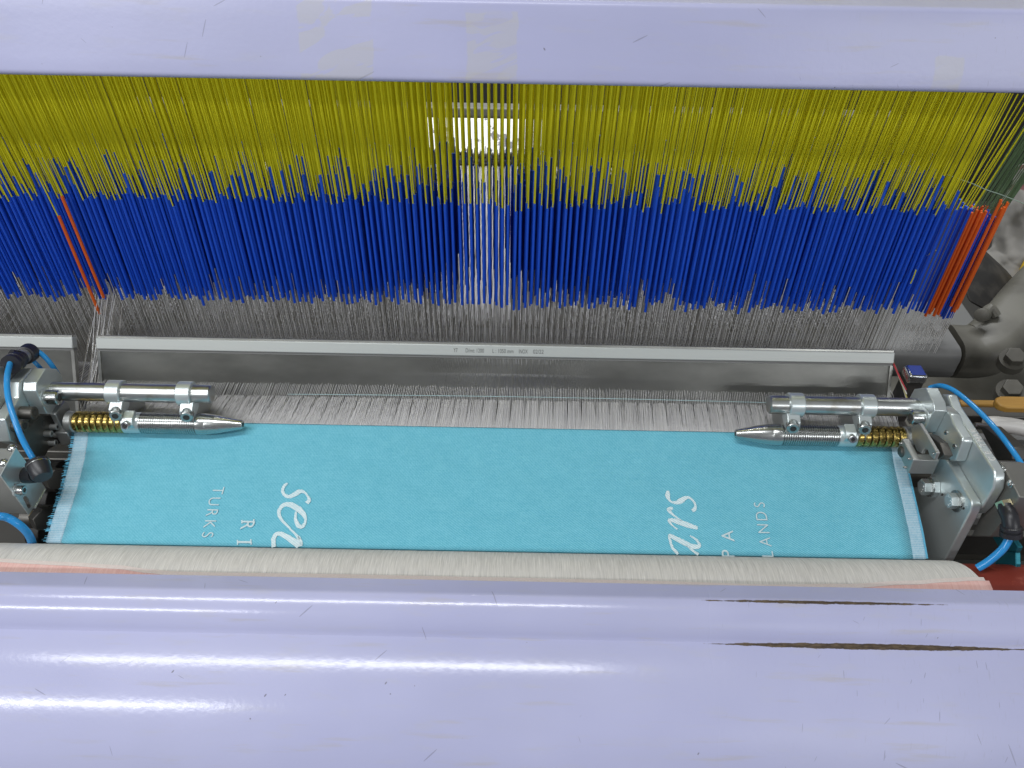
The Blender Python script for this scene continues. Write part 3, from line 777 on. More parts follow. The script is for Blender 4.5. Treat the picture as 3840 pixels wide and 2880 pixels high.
def temple(side, X, label):
    """X: dict of distances along X (absolute), side = direction of the tip (+1 for the left temple)"""
    e = empty('temple'); tag(e, label, 'temple'); s = side; ax = Vector((s, 0, 0))
    A = lambda x: Vector((x, *SA)); L = lambda x: Vector((x, *LA))
    Ls = abs(X['s1'] - X['s0'])
    MB().lathe(A(X['s0']), ax, [(0, .0114), (Ls - .0012, .0114), (Ls, .0100)], 40).build('shaft', SHAFT, e)
    for (c0, c1_) in X['collars']:
        w = abs(c1_ - c0)
        col = MB().lathe(A(c0), ax, [(0, .0142), (.001, .0152), (w - .001, .0152), (w, .0142)], 40).build('clamp_collar', ZINC, e)
        # arm from collar back down to the temple housing
        xm = c0 + s * w * .25; x1 = c1_ + s * .0025
        MB().prism([(.6805, .944), (.704, .941), (.721, .919), (.722, .904), (.700, .898), (.672, .906), (.664, .920), (.670, .934)], min(xm, x1), max(xm, x1)).build('clamp_arm', ZINC2, e, bevel=.0007)
        MB().prism([(.694, .940), (.680, .948), (.670, .942), (.667, .934), (.674, .929), (.690, .932)], min(c0, c1_) + .001 + s * .004, max(c0, c1_) - .001 + s * .004).build('clamp_lug', ZINC, e, bevel=.001)
        socket_bolt('clamp_bolt', ((c0 + c1_) / 2 + s * .005, .6725, .9375), (s * .12, -.80, .10), .0074, .0100, e, washer=False)
    # spiked rings
    x0 = X['b0']; n = X['n']; p = (X['b1'] - X['b0']) / n
    MB().cyl(L(X['b0'] - s * .007), L(X['b1'] + s * .002), .0100, seg=28).build('ring_spindle', DARKSTEEL, e)
    MB().lathe(L(X['b0'] - s * .010), ax, [(0, .0120), (.001, .0132), (.0085, .0132), (.0098, .0115)], 32).build('end_cap', ZINC2, e)
    for i in range(n):
        c = L(x0 + p * (i + .5)); w = abs(p) * .5
        ring = MB().lathe(c, ax, [(-w * .86, .0092), (-w * .84, .0118), (-w * .5, .0131), (w * .5, .0131), (w * .84, .0118), (w * .86, .0092)], 32).build('spiked_ring', BRASS, e)
        sp_ = MB()
        for q in range(2):
            for k in range(20):
                a = 2 * math.pi * (k + .5 * q + .17 * i) / 20; dv = Vector((0, math.cos(a), math.sin(a)))
                o_ = c + ax * (w * (.42 if q else -.42)); sp_.cyl(o_ + dv * .0118, o_ + dv * .0150, .00034, .00006, 4, False)
        sp_.build('spikes', CHROME, ring, recalc=False)['kind'] = 'stuff'
    # plain housing with small bolt, threaded sleeve, end ring, nose cone
    MB().lathe(L(X['b1']), ax, [(0, .0122), (.001, .0132), (abs(X['h1'] - X['b1']) - .001, .0132), (abs(X['h1'] - X['b1']), .0126)], 36).build('housing', ZINC, e)
    xm = (X['b1'] + X['h1']) / 2 + s * .001
    MB().prism([(.676, .9365), (.664, .934), (.6585, .928), (.661, .920), (.675, .922)], xm - .0065, xm + .0065).build('housing_lug', ZINC, e, bevel=.0008)
    socket_bolt('housing_bolt', (xm, .6615, .9275), (0, -.85, .35), .0050, .0075, e, washer=False)
    T = abs(X['t1'] - X['h1']); npr = int(T / .0027); prof = []
    for k in range(npr):
        t = T * k / npr; q = T / npr; prof += [(t, .0118), (t + q * .25, .0133), (t + q * .60, .0133), (t + q * .85, .0118)]
    MB().lathe(L(X['h1']), ax, prof + [(T, .0123)], 40).build('threaded_sleeve', CHROME, e, ang=60)
    E = abs(X['e1'] - X['t1'])
    MB().lathe(L(X['t1']), ax, [(0, .0127), (.0008, .0134), (E - .0008, .0134), (E, .0129)], 36).build('end_ring', CHROME, e)
    Cn = abs(X['tip'] - X['e1'])
    nc = MB().lathe(L(X['e1']), ax, [(0, .0131), (.003, .0130), (Cn * .35, .0112), (Cn * .97, .0058), (Cn, .0052), (Cn, .0030), (Cn - .004, .0028)], 36).build('nose_cone', CHROME, e)
    MB().lathe(L(X['e1'] + s * (Cn - .0035)), ax, [(0, .00235), (.0003, .0001)], 16).build('nose_bore', DARK, nc)
    return e
temple(+1, dict(s0=-.566, s1=-.368, collars=[(-.4945, -.4765), (-.4085, -.3905)], b0=-.5395, b1=-.4785, n=8, h1=-.4575, t1=-.3885, e1=-.3765, tip=-.3325),
       'steel temple with eight spiked brass rings at the left cloth edge')
temple(-1, dict(s0=.505, s1=.3155, collars=[(.3565, .3385), (.4435, .4255)], b0=.4855, b1=.4255, n=7, h1=.4035, t1=.3345, e1=.3215, tip=.2780),
       'steel temple with seven spiked brass rings at the right cloth edge')
def plate(name, pts, X, th, mat, parent, bevel=.0009):
    """a plate whose visible side face lies in the plane x = X; th runs away from the cloth"""
    return MB().prism(yz(pts, X), min(X, X + th), max(X, X + th)).build(name, mat, parent, bevel=bevel)

# ------------------------------------------------------------------ right temple bracket
rb = empty('temple_bracket'); tag(rb, 'zinc plated temple bracket with engraved arm and two hex bolts, right side', 'bracket')
XO = .497
plate('clamp_block', c1((272, 330), (365, 160), (545, 140), (660, 370), (680, 500), (515, 830), (390, 842), (285, 640)), XO, .0150, ZINC, rb)
pc = onX(*c1((500, 600))[0], XO); socket_bolt('clamp_screw', pc, (-1, 0, 0), .0090, .0155, rb)
plate('hinge_plate', c1((760, 420), (880, 500), (930, 560), (965, 690), (1110, 920), (1115, 975), (1010, 1275), (930, 1285), (850, 1170), (745, 985), (670, 975), (625, 880), (700, 700)), XO + .0152, .0125, ZINC, rb, .0016)
for q in ((862, 838), (995, 1055)):
    p = onX(*c1(q)[0], XO + .0152); MB().lathe(p, (-1, 0, 0), [(0, .0030), (.001, .0028), (.0018, .0012), (.0019, .0001)], 16).build('rivet', CHROME, rb)
XA = XO + .0279
arm = plate('arm', c1((780, 240), (880, 250), (950, 440), (1285, 950), (1585, 1400), (1612, 1480), (1612, 1575), (1592, 1710), (1430, 1985), (1300, 2100), (1000, 1500), (900, 900)), XA, .0125, ZINC, rb, .002)
# engraved word along the top edge of the arm
a = onX(*c1((1640, 1400))[0], XA); 
pe0 = onX(*c1((1290, 955))[0], XA); pe1 = onX(*c1((1570, 1378))[0], XA)
ed = (pe0 - pe1).normalized()                       # from near to far along the edge
nrm = Vector((1, 0, 0)).cross(ed).normalized()
if nrm.z < 0: nrm = -nrm
def edge_pt(t): return pe1 + (pe0 - pe1) * t
ENGR = Mat('bright_engraving', (.62, .62, .60), .5, .2)
cxy = c1((1555, 1245), (1500, 1150), (1455, 1035), (1400, 950), (1335, 880), (1290, 800))
for ch, q in zip('CETMAK', cxy):
    p = onPlane(q[0], q[1], pe0 + nrm * .0002, nrm); p.x = XA + .0066
    me, w, h = text_mesh(ch, .0095, 'engraved_letter', ENGR, .0005, 1, .0001)
    place_text(me, 'engraved_letter', p, ed, (-1, 0, 0), arm, .95, 1.05)
XB = XA - .0115
br = plate('front_plate', c2((735, -85), (860, -90), (1130, 380), (1245, 565), (1262, 640), (1240, 735), (840, 1490), (540, 2050), (250, 2050), (250, 368), (500, 365), (580, 250)), XB, .0113, ZINC, rb, .0016)
for (q, r_, h_, nut) in (((700, 360), .0100, .0085, True), ((1030, 575), .0092, .0080, False)):
    p = onX(*c2(q)[0], XB); dv = Vector((-1, 0, 0)); off = 0
    if nut:
        MB().lathe(p, dv, [(0, .0125), (.0070, .0125)], 6, .3).build('spacer_nut', ZINC, rb, bevel=.0006); off = .0070
    MB().lathe(p + dv * off, dv, [(0, .0125 if not nut else .0118), (.0020, .0125 if not nut else .0118)], 28).build('washer', CHROME, rb)
    o = hexprof(MB(), p + dv * (off + .002), dv, r_, h_, .25).build('hex_bolt', ZINC, rb)
    o2 = MB()
    for k in range(5):                                                   # raised grade marks on the head
        a = .8 + k * .75; c = p + dv * (off + .002 + h_) + Vector((0, math.cos(a), math.sin(a))) * r_ * .55
        o2.lathe(c, dv, [(0, .0007), (.0004, .0005)], 8)
    o2.build('head_marks', CHROME, o)
    plate('slot', c2((q[0] + 100, q[1] + 95), (q[0] + 120, q[1] + 110), (q[0] + 108, q[1] + 135), (q[0] + 75, q[1] + 130)), XB - .0003, .0005, DARK, rb, 0)
# fork that carries the thread cutter
XC = .4665
plate('cutter_block', c1((105, 1080), (178, 926), (222, 1010), (355, 1262), (265, 1476), (120, 1160)), XC, .0085, ZINC2, rb)
plate('cutter_base', c1((300, 1168), (356, 1264), (265, 1478), (210, 1355)), XC + .0003, .0300, ZINC2, rb)
for q, r_, m_ in (((168, 1135), .0058, DARKSTEEL), ((300, 1250), .0014, CHROME), ((172, 1008), .0014, CHROME), ((232, 1380), .0014, CHROME)):
    p = onX(*c1(q)[0], XC); MB().lathe(p, (-1, 0, 0), [(0, r_ * 1.2), (.0006, r_ * 1.2), (.0012, r_), (.0026, r_ * .8), (.0032, r_ * .2)], 20).build('pin', m_, rb)
plate('cutter_lever', c1((315, 760), (440, 690), (545, 860), (715, 1150), (668, 1256), (600, 1190), (575, 1110), (530, 1085), (490, 1130), (480, 1170), (400, 1110), (330, 940)), XC + .0130, .0045, ZINC2, rb)
plate('lever_guide', c1((540, 860), (620, 890), (760, 1000), (840, 1190), (760, 1260), (690, 1240)), XC + .0205, .010, DARKSTEEL, rb)
for q in ((660, 1172), (712, 1155)):
    p = onX(*c1(q)[0], XC + .0130); MB().lathe(p, (-1, 0, 0), [(0, .0016), (.0012, .0012), (.0014, .0001)], 12).build('pin', CHROME, rb)
# valve block behind the arm with elbow fitting
XV = XA + .0135
VALVE = zinc('dull_grey_valve_metal', (.20, .195, .18), .45, .4, .6)
vb = empty('valve_block'); tag(vb, 'grey pneumatic valve block with black elbow behind the right bracket', 'valve')
plate('body', c2((1500, -60), (1700, -40), (1780, 80), (2000, 510), (1960, 600), (1560, 1130), (1250, 1130), (1500, 560)), XV, .030, VALVE, vb, .0012)
for q in ((1752, 85), (1868, 310)):
    p = onX(*c2(q)[0], XV); MB().lathe(p, (-1, 0, 0), [(0, .0042), (.001, .0042), (.0012, .003), (.003, .0026), (.0034, .0004)], 16).build('screw', CHROME, vb)
def atc(f, q, d): return atD(*f(q)[0], d)
DV = .838
hexprof(MB(), atc(c2, (1750, 590), DV), atc(c2, (1800, 700), DV - .004) - atc(c2, (1750, 590), DV), .0090, .007, .2).build('hex_nut', zinc('nickel_brass', (.72, .64, .42), .25), vb)
MB().tube([atc(c2, (1780, 640), DV - .002), atc(c2, (1800, 720), DV - .005), atc(c2, (1850, 820), DV - .012), atc(c2, (1870, 930), DV - .014), atc(c2, (1875, 1010), DV - .014)], .0085, 18, 5).build('elbow', BLACKP, vb)
MB().lathe(atc(c2, (1875, 960), DV - .014), atc(c2, (1870, 1080), DV - .012) - atc(c2, (1875, 960), DV - .014), [(0, .0086), (.001, .0105), (.004, .0105), (.0045, .0092), (.006, .0092), (.0065, .0108), (.012, .0108), (.0125, .0095)], 24).build('collar', BLACKP, vb)
MB().tube([atc(c2, (1870, 1060), DV - .012), atc(c2, (1850, 1140), DV - .012), atc(c2, (1760, 1300), DV - .010), atc(c2, (1640, 1420), DV - .008), atc(c2, (1500, 1530), DV - .004), atc(c2, (1350, 1620), DV)], .0042, 12).build('hose', HOSE, vb)
eb = MB().tube([atc(c2, (1960, 480), .86), atc(c2, (2030, 440), .855), atc(c2, (2120, 430), .85)], .0085, 16, 4).build('side_fitting', BLACKP, vb)
# blue tinted bracket below it
bb = empty('blue_plate'); tag(bb, 'small bent plate with scratched blue film at the lower right', 'plate')
FILM = zinc('scratched_blue_film', (.018, .17, .22), .45, .6, .6)
plate('upper_face', c2((1600, 960), (1750, 950), (1980, 1290), (1940, 1370), (1700, 1330), (1560, 1110)), .560, .006, FILM, bb)
plate('lower_face', c2((1700, 1330), (1940, 1370), (1950, 1700), (1560, 1700)), .562, .006, FILM, bb)
hs = MB().tube([atc(c1, (600, 150), .985), atc(c1, (680, 122), .98), atc(c1, (800, 112), .965), atc(c1, (1000, 195), .95), atc(c1, (1300, 440), .925), atc(c1, (1600, 745), .90), atc(c1, (1850, 1060), .87), atc(c1, (2060, 1370), .85), atc(c1, (2200, 1620), .84), atc(c2, (2300, 500), .84)], .0031, 12).build('air_hose', HOSE); tag(hs, 'blue air hose arching over the right bracket', 'hose')

# ------------------------------------------------------------------ selvage threads, sensor, right background
for k, (colr, nm) in enumerate((((.40, .04, .05), 'red'), ((.62, .60, .56), 'white'), ((.45, .40, .12), 'olive'), ((.62, .60, .56), 'white'))):
    mb = MB(); rn = random.Random(k)
    for q in range(5):
        o_ = k * 7 + q * 1.4
        mb.tube([atD(3338 + o_ * .7, 1338 + o_ * .2 + k * 9, 1.03), atD(3372 + o_ * .6, 1415 + k * 12, 1.01), atD(3398 + o_ * .2, 1462 + k * 16, .995)], .0006, 5, 3)
    o = mb.build('selvage_yarns', Mat('selvage_yarn_' + nm, colr, .85)); o['kind'] = 'stuff'
    tag(o, ('red', 'upper white', 'olive', 'lower white')[k] + ' selvage yarns slanting down from the right end of the reed', 'yarn')
sn = empty('feeler'); tag(sn, 'dark square post with blue cap beside the reed end', 'sensor')
cpt = atD(3438, 1405, 1.0)
MB().box((cpt.x - .0115, cpt.y - .006, cpt.z - .12), (cpt.x + .0105, cpt.y + .014, cpt.z - .004)).build('post', DARK, sn, bevel=.001)
MB().box((cpt.x - .0125, cpt.y - .008, cpt.z - .010), (cpt.x + .0115, cpt.y + .0155, cpt.z + .004)).build('cap_rim', CHROME, sn, bevel=.003, seg=3)
MB().box((cpt.x - .0095, cpt.y - .0055, cpt.z + .0035), (cpt.x + .0085, cpt.y + .013, cpt.z + .0052)).build('cap', Mat('blue_enamel', (.02, .045, .26), .3), sn, bevel=.001)

def rounded_rect_sweep(name, pts, w, h, mat, parent=None, rad=.35, seg=5):
    """sweep a rounded box section along a path"""
    P = [Vector(p) for p in pts]; Q = []
    for i in range(len(P) - 1):
        a = P[max(i - 1, 0)]; b = P[i]; c = P[i + 1]; d = P[min(i + 2, len(P) - 1)]
        for k in range(8):
            t = k / 8; Q.append(.5 * ((2 * b) + (c - a) * t + (2 * a - 5 * b + 4 * c - d) * t * t + (3 * b - a - 3 * c + d) * t ** 3))
    Q.append(P[-1]); sec = []
    r_ = min(w, h) * rad
    for cx_, cy_, a0_ in ((w / 2 - r_, h / 2 - r_, 0), (-w / 2 + r_, h / 2 - r_, 90), (-w / 2 + r_, -h / 2 + r_, 180), (w / 2 - r_, -h / 2 + r_, 270)):
        for k in range(seg + 1):
            a = math.radians(a0_ + 90 * k / seg); sec.append((cx_ + r_ * math.cos(a), cy_ + r_ * math.sin(a)))
    mb = MB(); n = len(sec); vs = []; fs = []
    for i, p in enumerate(Q):
        d = (Q[min(i + 1, len(Q) - 1)] - Q[max(i - 1, 0)]).normalized(); s = d.cross(Vector((0, 0, 1))).normalized(); u = s.cross(d).normalized()
        vs += [p + s * a + u * b for a, b in sec]
    for i in range(len(Q) - 1):
        for k in range(n): fs.append((i * n + k, i * n + (k + 1) % n, (i + 1) * n + (k + 1) % n, (i + 1) * n + k))
    fs += [tuple(range(n))[::-1], tuple(range((len(Q) - 1) * n, len(Q) * n))]
    mb.add(vs, fs); return mb.build(name, mat, parent, ang=50)
fr = empty('loom_side_frame'); tag(fr, 'beige grey cast loom frame with curved arm at the right', 'frame')
D0 = 1.27
rounded_rect_sweep('cross_beam', [atD(3150, 1310, D0), atD(3350, 1312, D0), atD(3547, 1316, D0)], .085, .060, GREYBAR, fr, .28)
rounded_rect_sweep('cast_arm', [atD(3562, 1316, D0), atD(3640, 1318, D0), atD(3700, 1300, D0), atD(3780, 1225, D0 + .02), atD(3850, 1140, D0 + .05), atD(3960, 1020, D0 + .1)], .09, .068, CAST, fr, .4)
p = onY(3200, 1233, 1.30); q = onY(3680, 1240, 1.30); MB().box((p.x, 1.26, p.z - .03), (q.x, 1.40, p.z + .004)).build('rear_ledge', GREYBAR, fr, bevel=.004)
pz = .60
MB().prism([(.86, .64), (1.16, .62), (1.30, .62), (1.30, .40), (.86, .40)], .42, 1.2).build('casting_bed', CAST, fr, bevel=.01)
for (x, y, d) in ((3800, 1345, 1.17), (3790, 1465, 1.12)):
    p = atD(x, y, d); o = hexprof(MB(), p, (-.2, -.3, .9), .014, .012, .4).build('frame_bolt', CAST, fr, bevel=.002)
    MB().lathe(p - Vector((-.003, -.005, .015)), (-.2, -.3, .9), [(0, .019), (.016, .019)], 24).build('washer', CAST, o)
p = atD(3690, 1180, 1.25); MB().lathe(p, (-.6, -.5, .3), [(0, .011), (.014, .011), (.016, .008)], 20).build('lever_boss', CAST, fr)
MB().tube([atD(3690, 1185, 1.26), atD(3712, 1155, 1.26), atD(3735, 1185, 1.26)], .008, 10, 4).build('lever_hook', CAST, fr)
# dark guard behind the orange sleeves
dg = MB().add([atD(x, y, d) for x, y, d in ((3600, 1030, 1.35), (3680, 950, 1.38), (3800, 1060, 1.40), (3790, 1150, 1.36), (3720, 1180, 1.33), (3630, 1130, 1.32))] + [atD(x + 12, y - 14, d + .08) for x, y, d in ((3600, 1030, 1.35), (3680, 950, 1.38), (3800, 1060, 1.40), (3790, 1150, 1.36), (3720, 1180, 1.33), (3630, 1130, 1.32))],
     [(0, 1, 2, 3, 4, 5), (11, 10, 9, 8, 7, 6)] + [(i, (i + 1) % 6, 6 + (i + 1) % 6, 6 + i) for i in range(6)]).build('dark_guard', DARK, None, bevel=.006)
tag(dg, 'dark angular guard below the crumpled sack', 'guard')
yp = MB().add([atD(x, y, d) for x, y, d in ((3800, 1060, 1.42), (3850, 960, 1.42), (3900, 960, 1.42), (3900, 1130, 1.40), (3815, 1110, 1.40))] + [atD(x, y - 8, d + .05) for x, y, d in ((3800, 1060, 1.42), (3850, 960, 1.42), (3900, 960, 1.42), (3900, 1130, 1.40), (3815, 1110, 1.40))],
     [(0, 1, 2, 3, 4), (9, 8, 7, 6, 5)] + [(i, (i + 1) % 5, 5 + (i + 1) % 5, 5 + i) for i in range(5)]).build('yellow_guard', Mat('yellow_paint', (.50, .32, .01), .45), None, bevel=.004)
tag(yp, 'yellow painted guard corner at the right edge', 'guard')
# crumpled sack
SACK = Mat('off_white_sackcloth', (.42, .40, .37), .9, 0, .1)
_u = SACK.coord('UV'); _a, _b, _c = SACK.xyz(_u); _n = SACK.noise(_u, 4, 3)
_st = (1.0 - ((_b + (_n - .5) * .10 - .81).abs()).step(.018, .030)).max(1.0 - ((_b + (_n - .5) * .06 - .97).abs()).step(.012, .02))
SACK.set('Base Color', SACK.mix(_st * .75, (.25, .24, .225), (.15, .03, .033)))
me = bpy.data.meshes.new('sack'); bm = bmesh.new(); uvl = bm.loops.layers.uv.new('UVMap')
from mathutils import noise as mnoise
outl = [(0.0, 3690, 1000), (.12, 3680, 965), (.3, 3720, 930), (.5, 3740, 850), (.68, 3752, 760), (.82, 3800, 700), (1.0, 3815, 620)]
def out_l(t):
    for a, b in zip(outl, outl[1:]):
        if t <= b[0]:
            k = (t - a[0]) / (b[0] - a[0]); return a[1] + (b[1] - a[1]) * k, a[2] + (b[2] - a[2]) * k
    return outl[-1][1:]
g = []
for i in range(61):
    t = i / 60; lx, ly = out_l(t); row = []
    for j in range(41):
        s = j / 40; x = lx + (4010 - lx) * s; y = ly + (1 - t) * 110 * math.sin(min(1, s * 1.6) * math.pi / 2) * (1 if t < .5 else .6) - s * 20
        q = Vector((s * 3.0, t * 5.0, 1.3)); n = mnoise.fractal(q, 1.0, 2.0, 3)
        rdg = (1 - abs(mnoise.noise(Vector((s * 2 + t * 1.6, t * 3 - s * 1.2, 4.2))))) ** 4
        rdg2 = (1 - abs(mnoise.noise(Vector((s * 3 - t * 2.5, t * 1.6 + s * 2.5, 9.2))))) ** 5
        bul = .10 * math.sin(s * math.pi * .5)
        row.append(bm.verts.new(atD(x, y, 1.52 - bul - .005 * n - .010 * rdg - .004 * rdg2)))
    g.append(row)
for i in range(60):
    for j in range(40):
        f = bm.faces.new((g[i][j], g[i][j + 1], g[i + 1][j + 1], g[i + 1][j])); f.smooth = True
        for l, (a, b) in zip(f.loops, ((i, j), (i, j + 1), (i + 1, j + 1), (i + 1, j))): l[uvl].uv = (b / 40, a / 60)
bm.to_mesh(me); bm.free(); me.materials.append(SACK.m)
sk = bpy.data.objects.new('sack', me); COL.objects.link(sk); tag(sk, 'crumpled off white sack with red stripe hanging at the right edge', 'sack')
so = sk.modifiers.new('thick', 'SOLIDIFY'); so.thickness = .004; so.offset = 1
# wooden sticks, white pipe, rails at the far right
ws = MB().box((0, 0, 0), (.30, .010, .006)).build('wooden_stick', WOOD, None, bevel=.002); ws.location = atD(3600, 1528, 1.03); tag(ws, 'thin varnished wooden stick behind the blue hose', 'stick')
mb = MB(); n = 14; pts = [(.014 - .014 * math.cos(math.pi * k / n), .012 * math.sin(math.pi * (k / n - .5))) for k in range(n + 1)]
pl = [(x, y) for x, y in pts] 
vs = [(x * .9 - (.0), y, z) for z in (0, .010) for x, y in ([(0.0, 0.0), (.003, -.007), (.012, -.011), (.25, -.011), (.25, .011), (.012, .011), (.003, .007)])]
nn = 7; mb.add(vs, [tuple(range(nn))[::-1], tuple(range(nn, 2 * nn))] + [(i, (i + 1) % nn, nn + (i + 1) % nn, nn + i) for i in range(nn)])
wp = mb.build('wooden_paddle', WOOD, None, bevel=.002); wp.location = atD(3722, 1526, 1.0); tag(wp, 'rounded end of a flat wooden handle at the right edge', 'handle')
wpipe = MB().tube([atD(3700, 1592, 1.02), atD(3730, 1590, 1.02), atD(3790, 1596, 1.02), atD(3835, 1605, 1.02), atD(3900, 1625, 1.02)], .0105, 16, 5).build('white_pipe', Mat('white_plastic', (.62, .61, .58), .4)); tag(wpipe, 'white plastic pipe behind the blue hose at the right', 'pipe')
rl = empty('rail_pack'); tag(rl, 'stacked horizontal grey rails behind the right bracket', 'rails')
for (y, d, hh, mm) in ((1560, 1.06, .020, DARKSTEEL), (1680, 1.03, .024, GREYBAR), (1745, 1.02, .018, CAST), (1795, 1.005, .022, GREYBAR), (1875, .99, .020, CAST), (1940, .985, .018, GREYBAR), (2010, .98, .03, DARKSTEEL)):
    p = atD(3560, y, d); MB().box((p.x, p.y, p.z - hh * 1.3), (p.x + .45, p.y + .03, p.z)).build('rail', mm, rl, bevel=.002)
gk = MB().tube([atD(3655, 1592, 1.0), atD(3700, 1595, 1.0)], .003, 8, 0).build('guide_pin', CHROME); tag(gk, 'short steel guide pin beside the white pipe', 'pin')
dk = plate('dark_slider', c1((1300, 720), (1480, 740), (1880, 1080), (1900, 1270), (1650, 1280), (1400, 800)), .585, .02, DARKSTEEL, None, .002); tag(dk, 'dark steel slider block behind the engraved arm', 'block')

# ------------------------------------------------------------------ left temple bracket
lb = empty('temple_bracket'); tag(lb, 'zinc plated temple bracket with socket screws, left side', 'bracket')
XL = -.563
plate('clamp_block', c4((715, 420), (885, 430), (960, 530), (1005, 655), (1000, 905), (862, 1132), (738, 1132), (640, 945), (562, 775), (570, 640)), XL, -.0165, ZINC, lb)
pc = onX(*c4((730, 870))[0], XL); socket_bolt('clamp_screw', pc, (1, 0, 0), .0090, .0155, lb)
plate('hinge_plate', c4((305, 640), (500, 420), (640, 420), (560, 640), (360, 775), (540, 1125), (640, 1140), (565, 1250), (490, 1272), (375, 1425), (305, 1610), (165, 1565), (75, 1215), (150, 1100), (225, 1000), (300, 880)), XL - .0168, -.014, ZINC, lb, .0014)
pc = onX(*c4((330, 1110))[0], XL - .0168); socket_bolt('cap_screw', pc, (1, 0, 0), .0078, .0165, lb, DARKSTEEL, False)
pc = onX(*c4((220, 1310))[0], XL - .0168); socket_bolt('cap_screw', pc, (1, 0, 0), .0078, .0130, lb, DARKSTEEL, False)
plate('arm', c4((-60, 390), (320, 400), (330, 640), (180, 780), (170, 960), (150, 1110), (75, 1200), (220, 1560), (-60, 1560)), XL - .031, -.020, ZINC2, lb, .002)
plate('rear_cheek', c4((360, 1430), (520, 1265), (655, 1150), (870, 1140), (1040, 1440), (1010, 1550), (760, 1680), (700, 1800), (560, 1790), (400, 1600)), XL - .006, -.009, DARKSTEEL, lb, .001)
for q in ((790, 1330), (700, 1435), (850, 1452), (770, 1575)):
    pc = onX(*c4(q)[0], XL - .006); socket_bolt('cheek_screw', pc, (1, 0, 0), .0038, .0085, lb, ZINC2, False)
pc = onX(*c4((684, 1275))[0], XL - .0059); MB().lathe(pc, (1, 0, 0), [(0, .0040), (.0002, .0040)], 20).build('cheek_hole', DARK, lb)
plate('carrier_plate', c4((862, 1135), (1005, 920), (1045, 935), (1105, 1045), (1058, 1150), (1042, 1270), (1085, 1395), (1040, 1490)), XL + .006, -.007, ZINC2, lb)
p = onX(*c4((1075, 1460))[0], XL + .010); MB().box((p.x - .012, p.y - .006, p.z - .012), (p.x + .004, p.y + .008, p.z + .010)).build('stop_block', ZINC2, lb, bevel=.0012)
# solenoid box -------------------------------------------------
sb = empty('solenoid_box'); tag(sb, 'folded steel solenoid box with slotted flange at the lower left', 'box')
XS = -.553
def plate_hole(name, pts, holes, X, th, mat, parent, bevel=.0004):
    """plate with cut-outs: outer outline and holes bridged by triangulated fill"""
    bm = bmesh.new(); edges = []
    for loop in [pts] + holes:
        vs = [bm.verts.new((X, p[0], p[1])) for p in yz(loop, X)]
        edges += [bm.edges.new((vs[i], vs[(i + 1) % len(vs)])) for i in range(len(vs))]
    bmesh.ops.triangle_fill(bm, edges=edges, use_beauty=True)
    r_ = bmesh.ops.extrude_face_region(bm, geom=bm.faces[:])
    for v in r_['geom']:
        if isinstance(v, bmesh.types.BMVert): v.co.x += th
    bmesh.ops.recalc_face_normals(bm, faces=bm.faces)
    me = bpy.data.meshes.new(name); bm.to_mesh(me); bm.free(); me.materials.append(mat.m)
    o = bpy.data.objects.new(name, me); COL.objects.link(o); o.parent = parent; return o
def slot_loop(f, a, b, w, n=6):
    a = Vector(a); b = Vector(b); d = (b - a).normalized(); s = Vector((-d.y, d.x)); L = []
    for c, sg in ((b, 1), (a, -1)):
        for k in range(n + 1):
            t = math.pi * k / n - math.pi / 2; q = c + (d * math.cos(t) + s * math.sin(t)) * w * sg; L.append((q.x, q.y))
    return f(*L)
plate_hole('flange', c5((250, 165), (450, 440), (415, 665), (612, 655), (715, 800), (548, 1102), (526, 1082), (455, 1205), (12, 598)),
           [slot_loop(c5, (395, 945), (460, 1075), 34), slot_loop(c5, (238, 745), (320, 880), 28)], XS, -.0014, ZINC, sb)
plate('lip', c5((715, 800), (722, 812), (556, 1108), (548, 1102)), XS + .001, -.006, ZINC, sb, .0003)
plate('body', c5((245, 172), (455, 470), (430, 660), (300, 940), (450, 1196), (20, 604)), XS - .0016, -.060, ZINC2, sb, .0012)
pc = onX(*c5((265, 820))[0], XS); socket_bolt('flange_screw', pc, (1, 0, 0), .0052, .0085, sb)
tp = yz(c5((20, 598), (248, 168)), XS - .0016); dy = (tp[1][0] - tp[0][0], tp[1][1] - tp[0][1]); nl = math.hypot(*dy); nv = Vector((0, -dy[1] / nl, dy[0] / nl))
if nv.z < 0: nv = -nv
for q in ((188, 170), (55, 398)):
    p = onPlane(*c5(q)[0], Vector((0, *tp[0])), nv); MB().lathe(p, nv, [(0, .0055), (.0014, .0052), (.0030, .0036), (.0038, .0006)], 20).build('dome_screw', CHROME, sb)
DF = .86
NB = zinc('nickel_hex', (.62, .58, .48), .25)
pA = atc(c5, (330, 590), .885); pB = atc(c5, (430, 590), .880)
hexprof(MB(), pA, pB - pA, .0105, .010, .2).build('hex_nut', NB, sb)
MB().tube([atc(c5, (395, 590), .880), atc(c5, (480, 590), .876), atc(c5, (560, 580), .872)], .0092, 16, 3).build('elbow_body', BLACKP, sb)
pA = atc(c5, (650, 580), .862); pB = atc(c5, (575, 390), .868)
MB().lathe(pA, pB - pA, [(-.004, .0095), (0, .0112), ((pB - pA).length * .75, .0118), ((pB - pA).length * .8, .0125), ((pB - pA).length, .0122), ((pB - pA).length + .0004, .0075)], 24).build('elbow_socket', BLACKP, sb)
dv = (pB - pA).normalized(); MB().lathe(pA + dv * (pB - pA).length * .72, dv, [(0, .0124), (.0012, .0124)], 24).build('release_ring', CHROME, sb)
hz = MB().tube([atc(c4, (155, 345), .905), atc(c4, (112, 560), .882), atc(c4, (125, 860), .868), atc(c4, (215, 1180), .861), atc(c4, (355, 1540), .860), atc(c5, (565, 420), .867)], .0033, 14).build('air_hose', HOSE); tag(hz, 'thick blue air hose hanging from connector to elbow at the left', 'hose')
hz.data.name = 'air_hose'
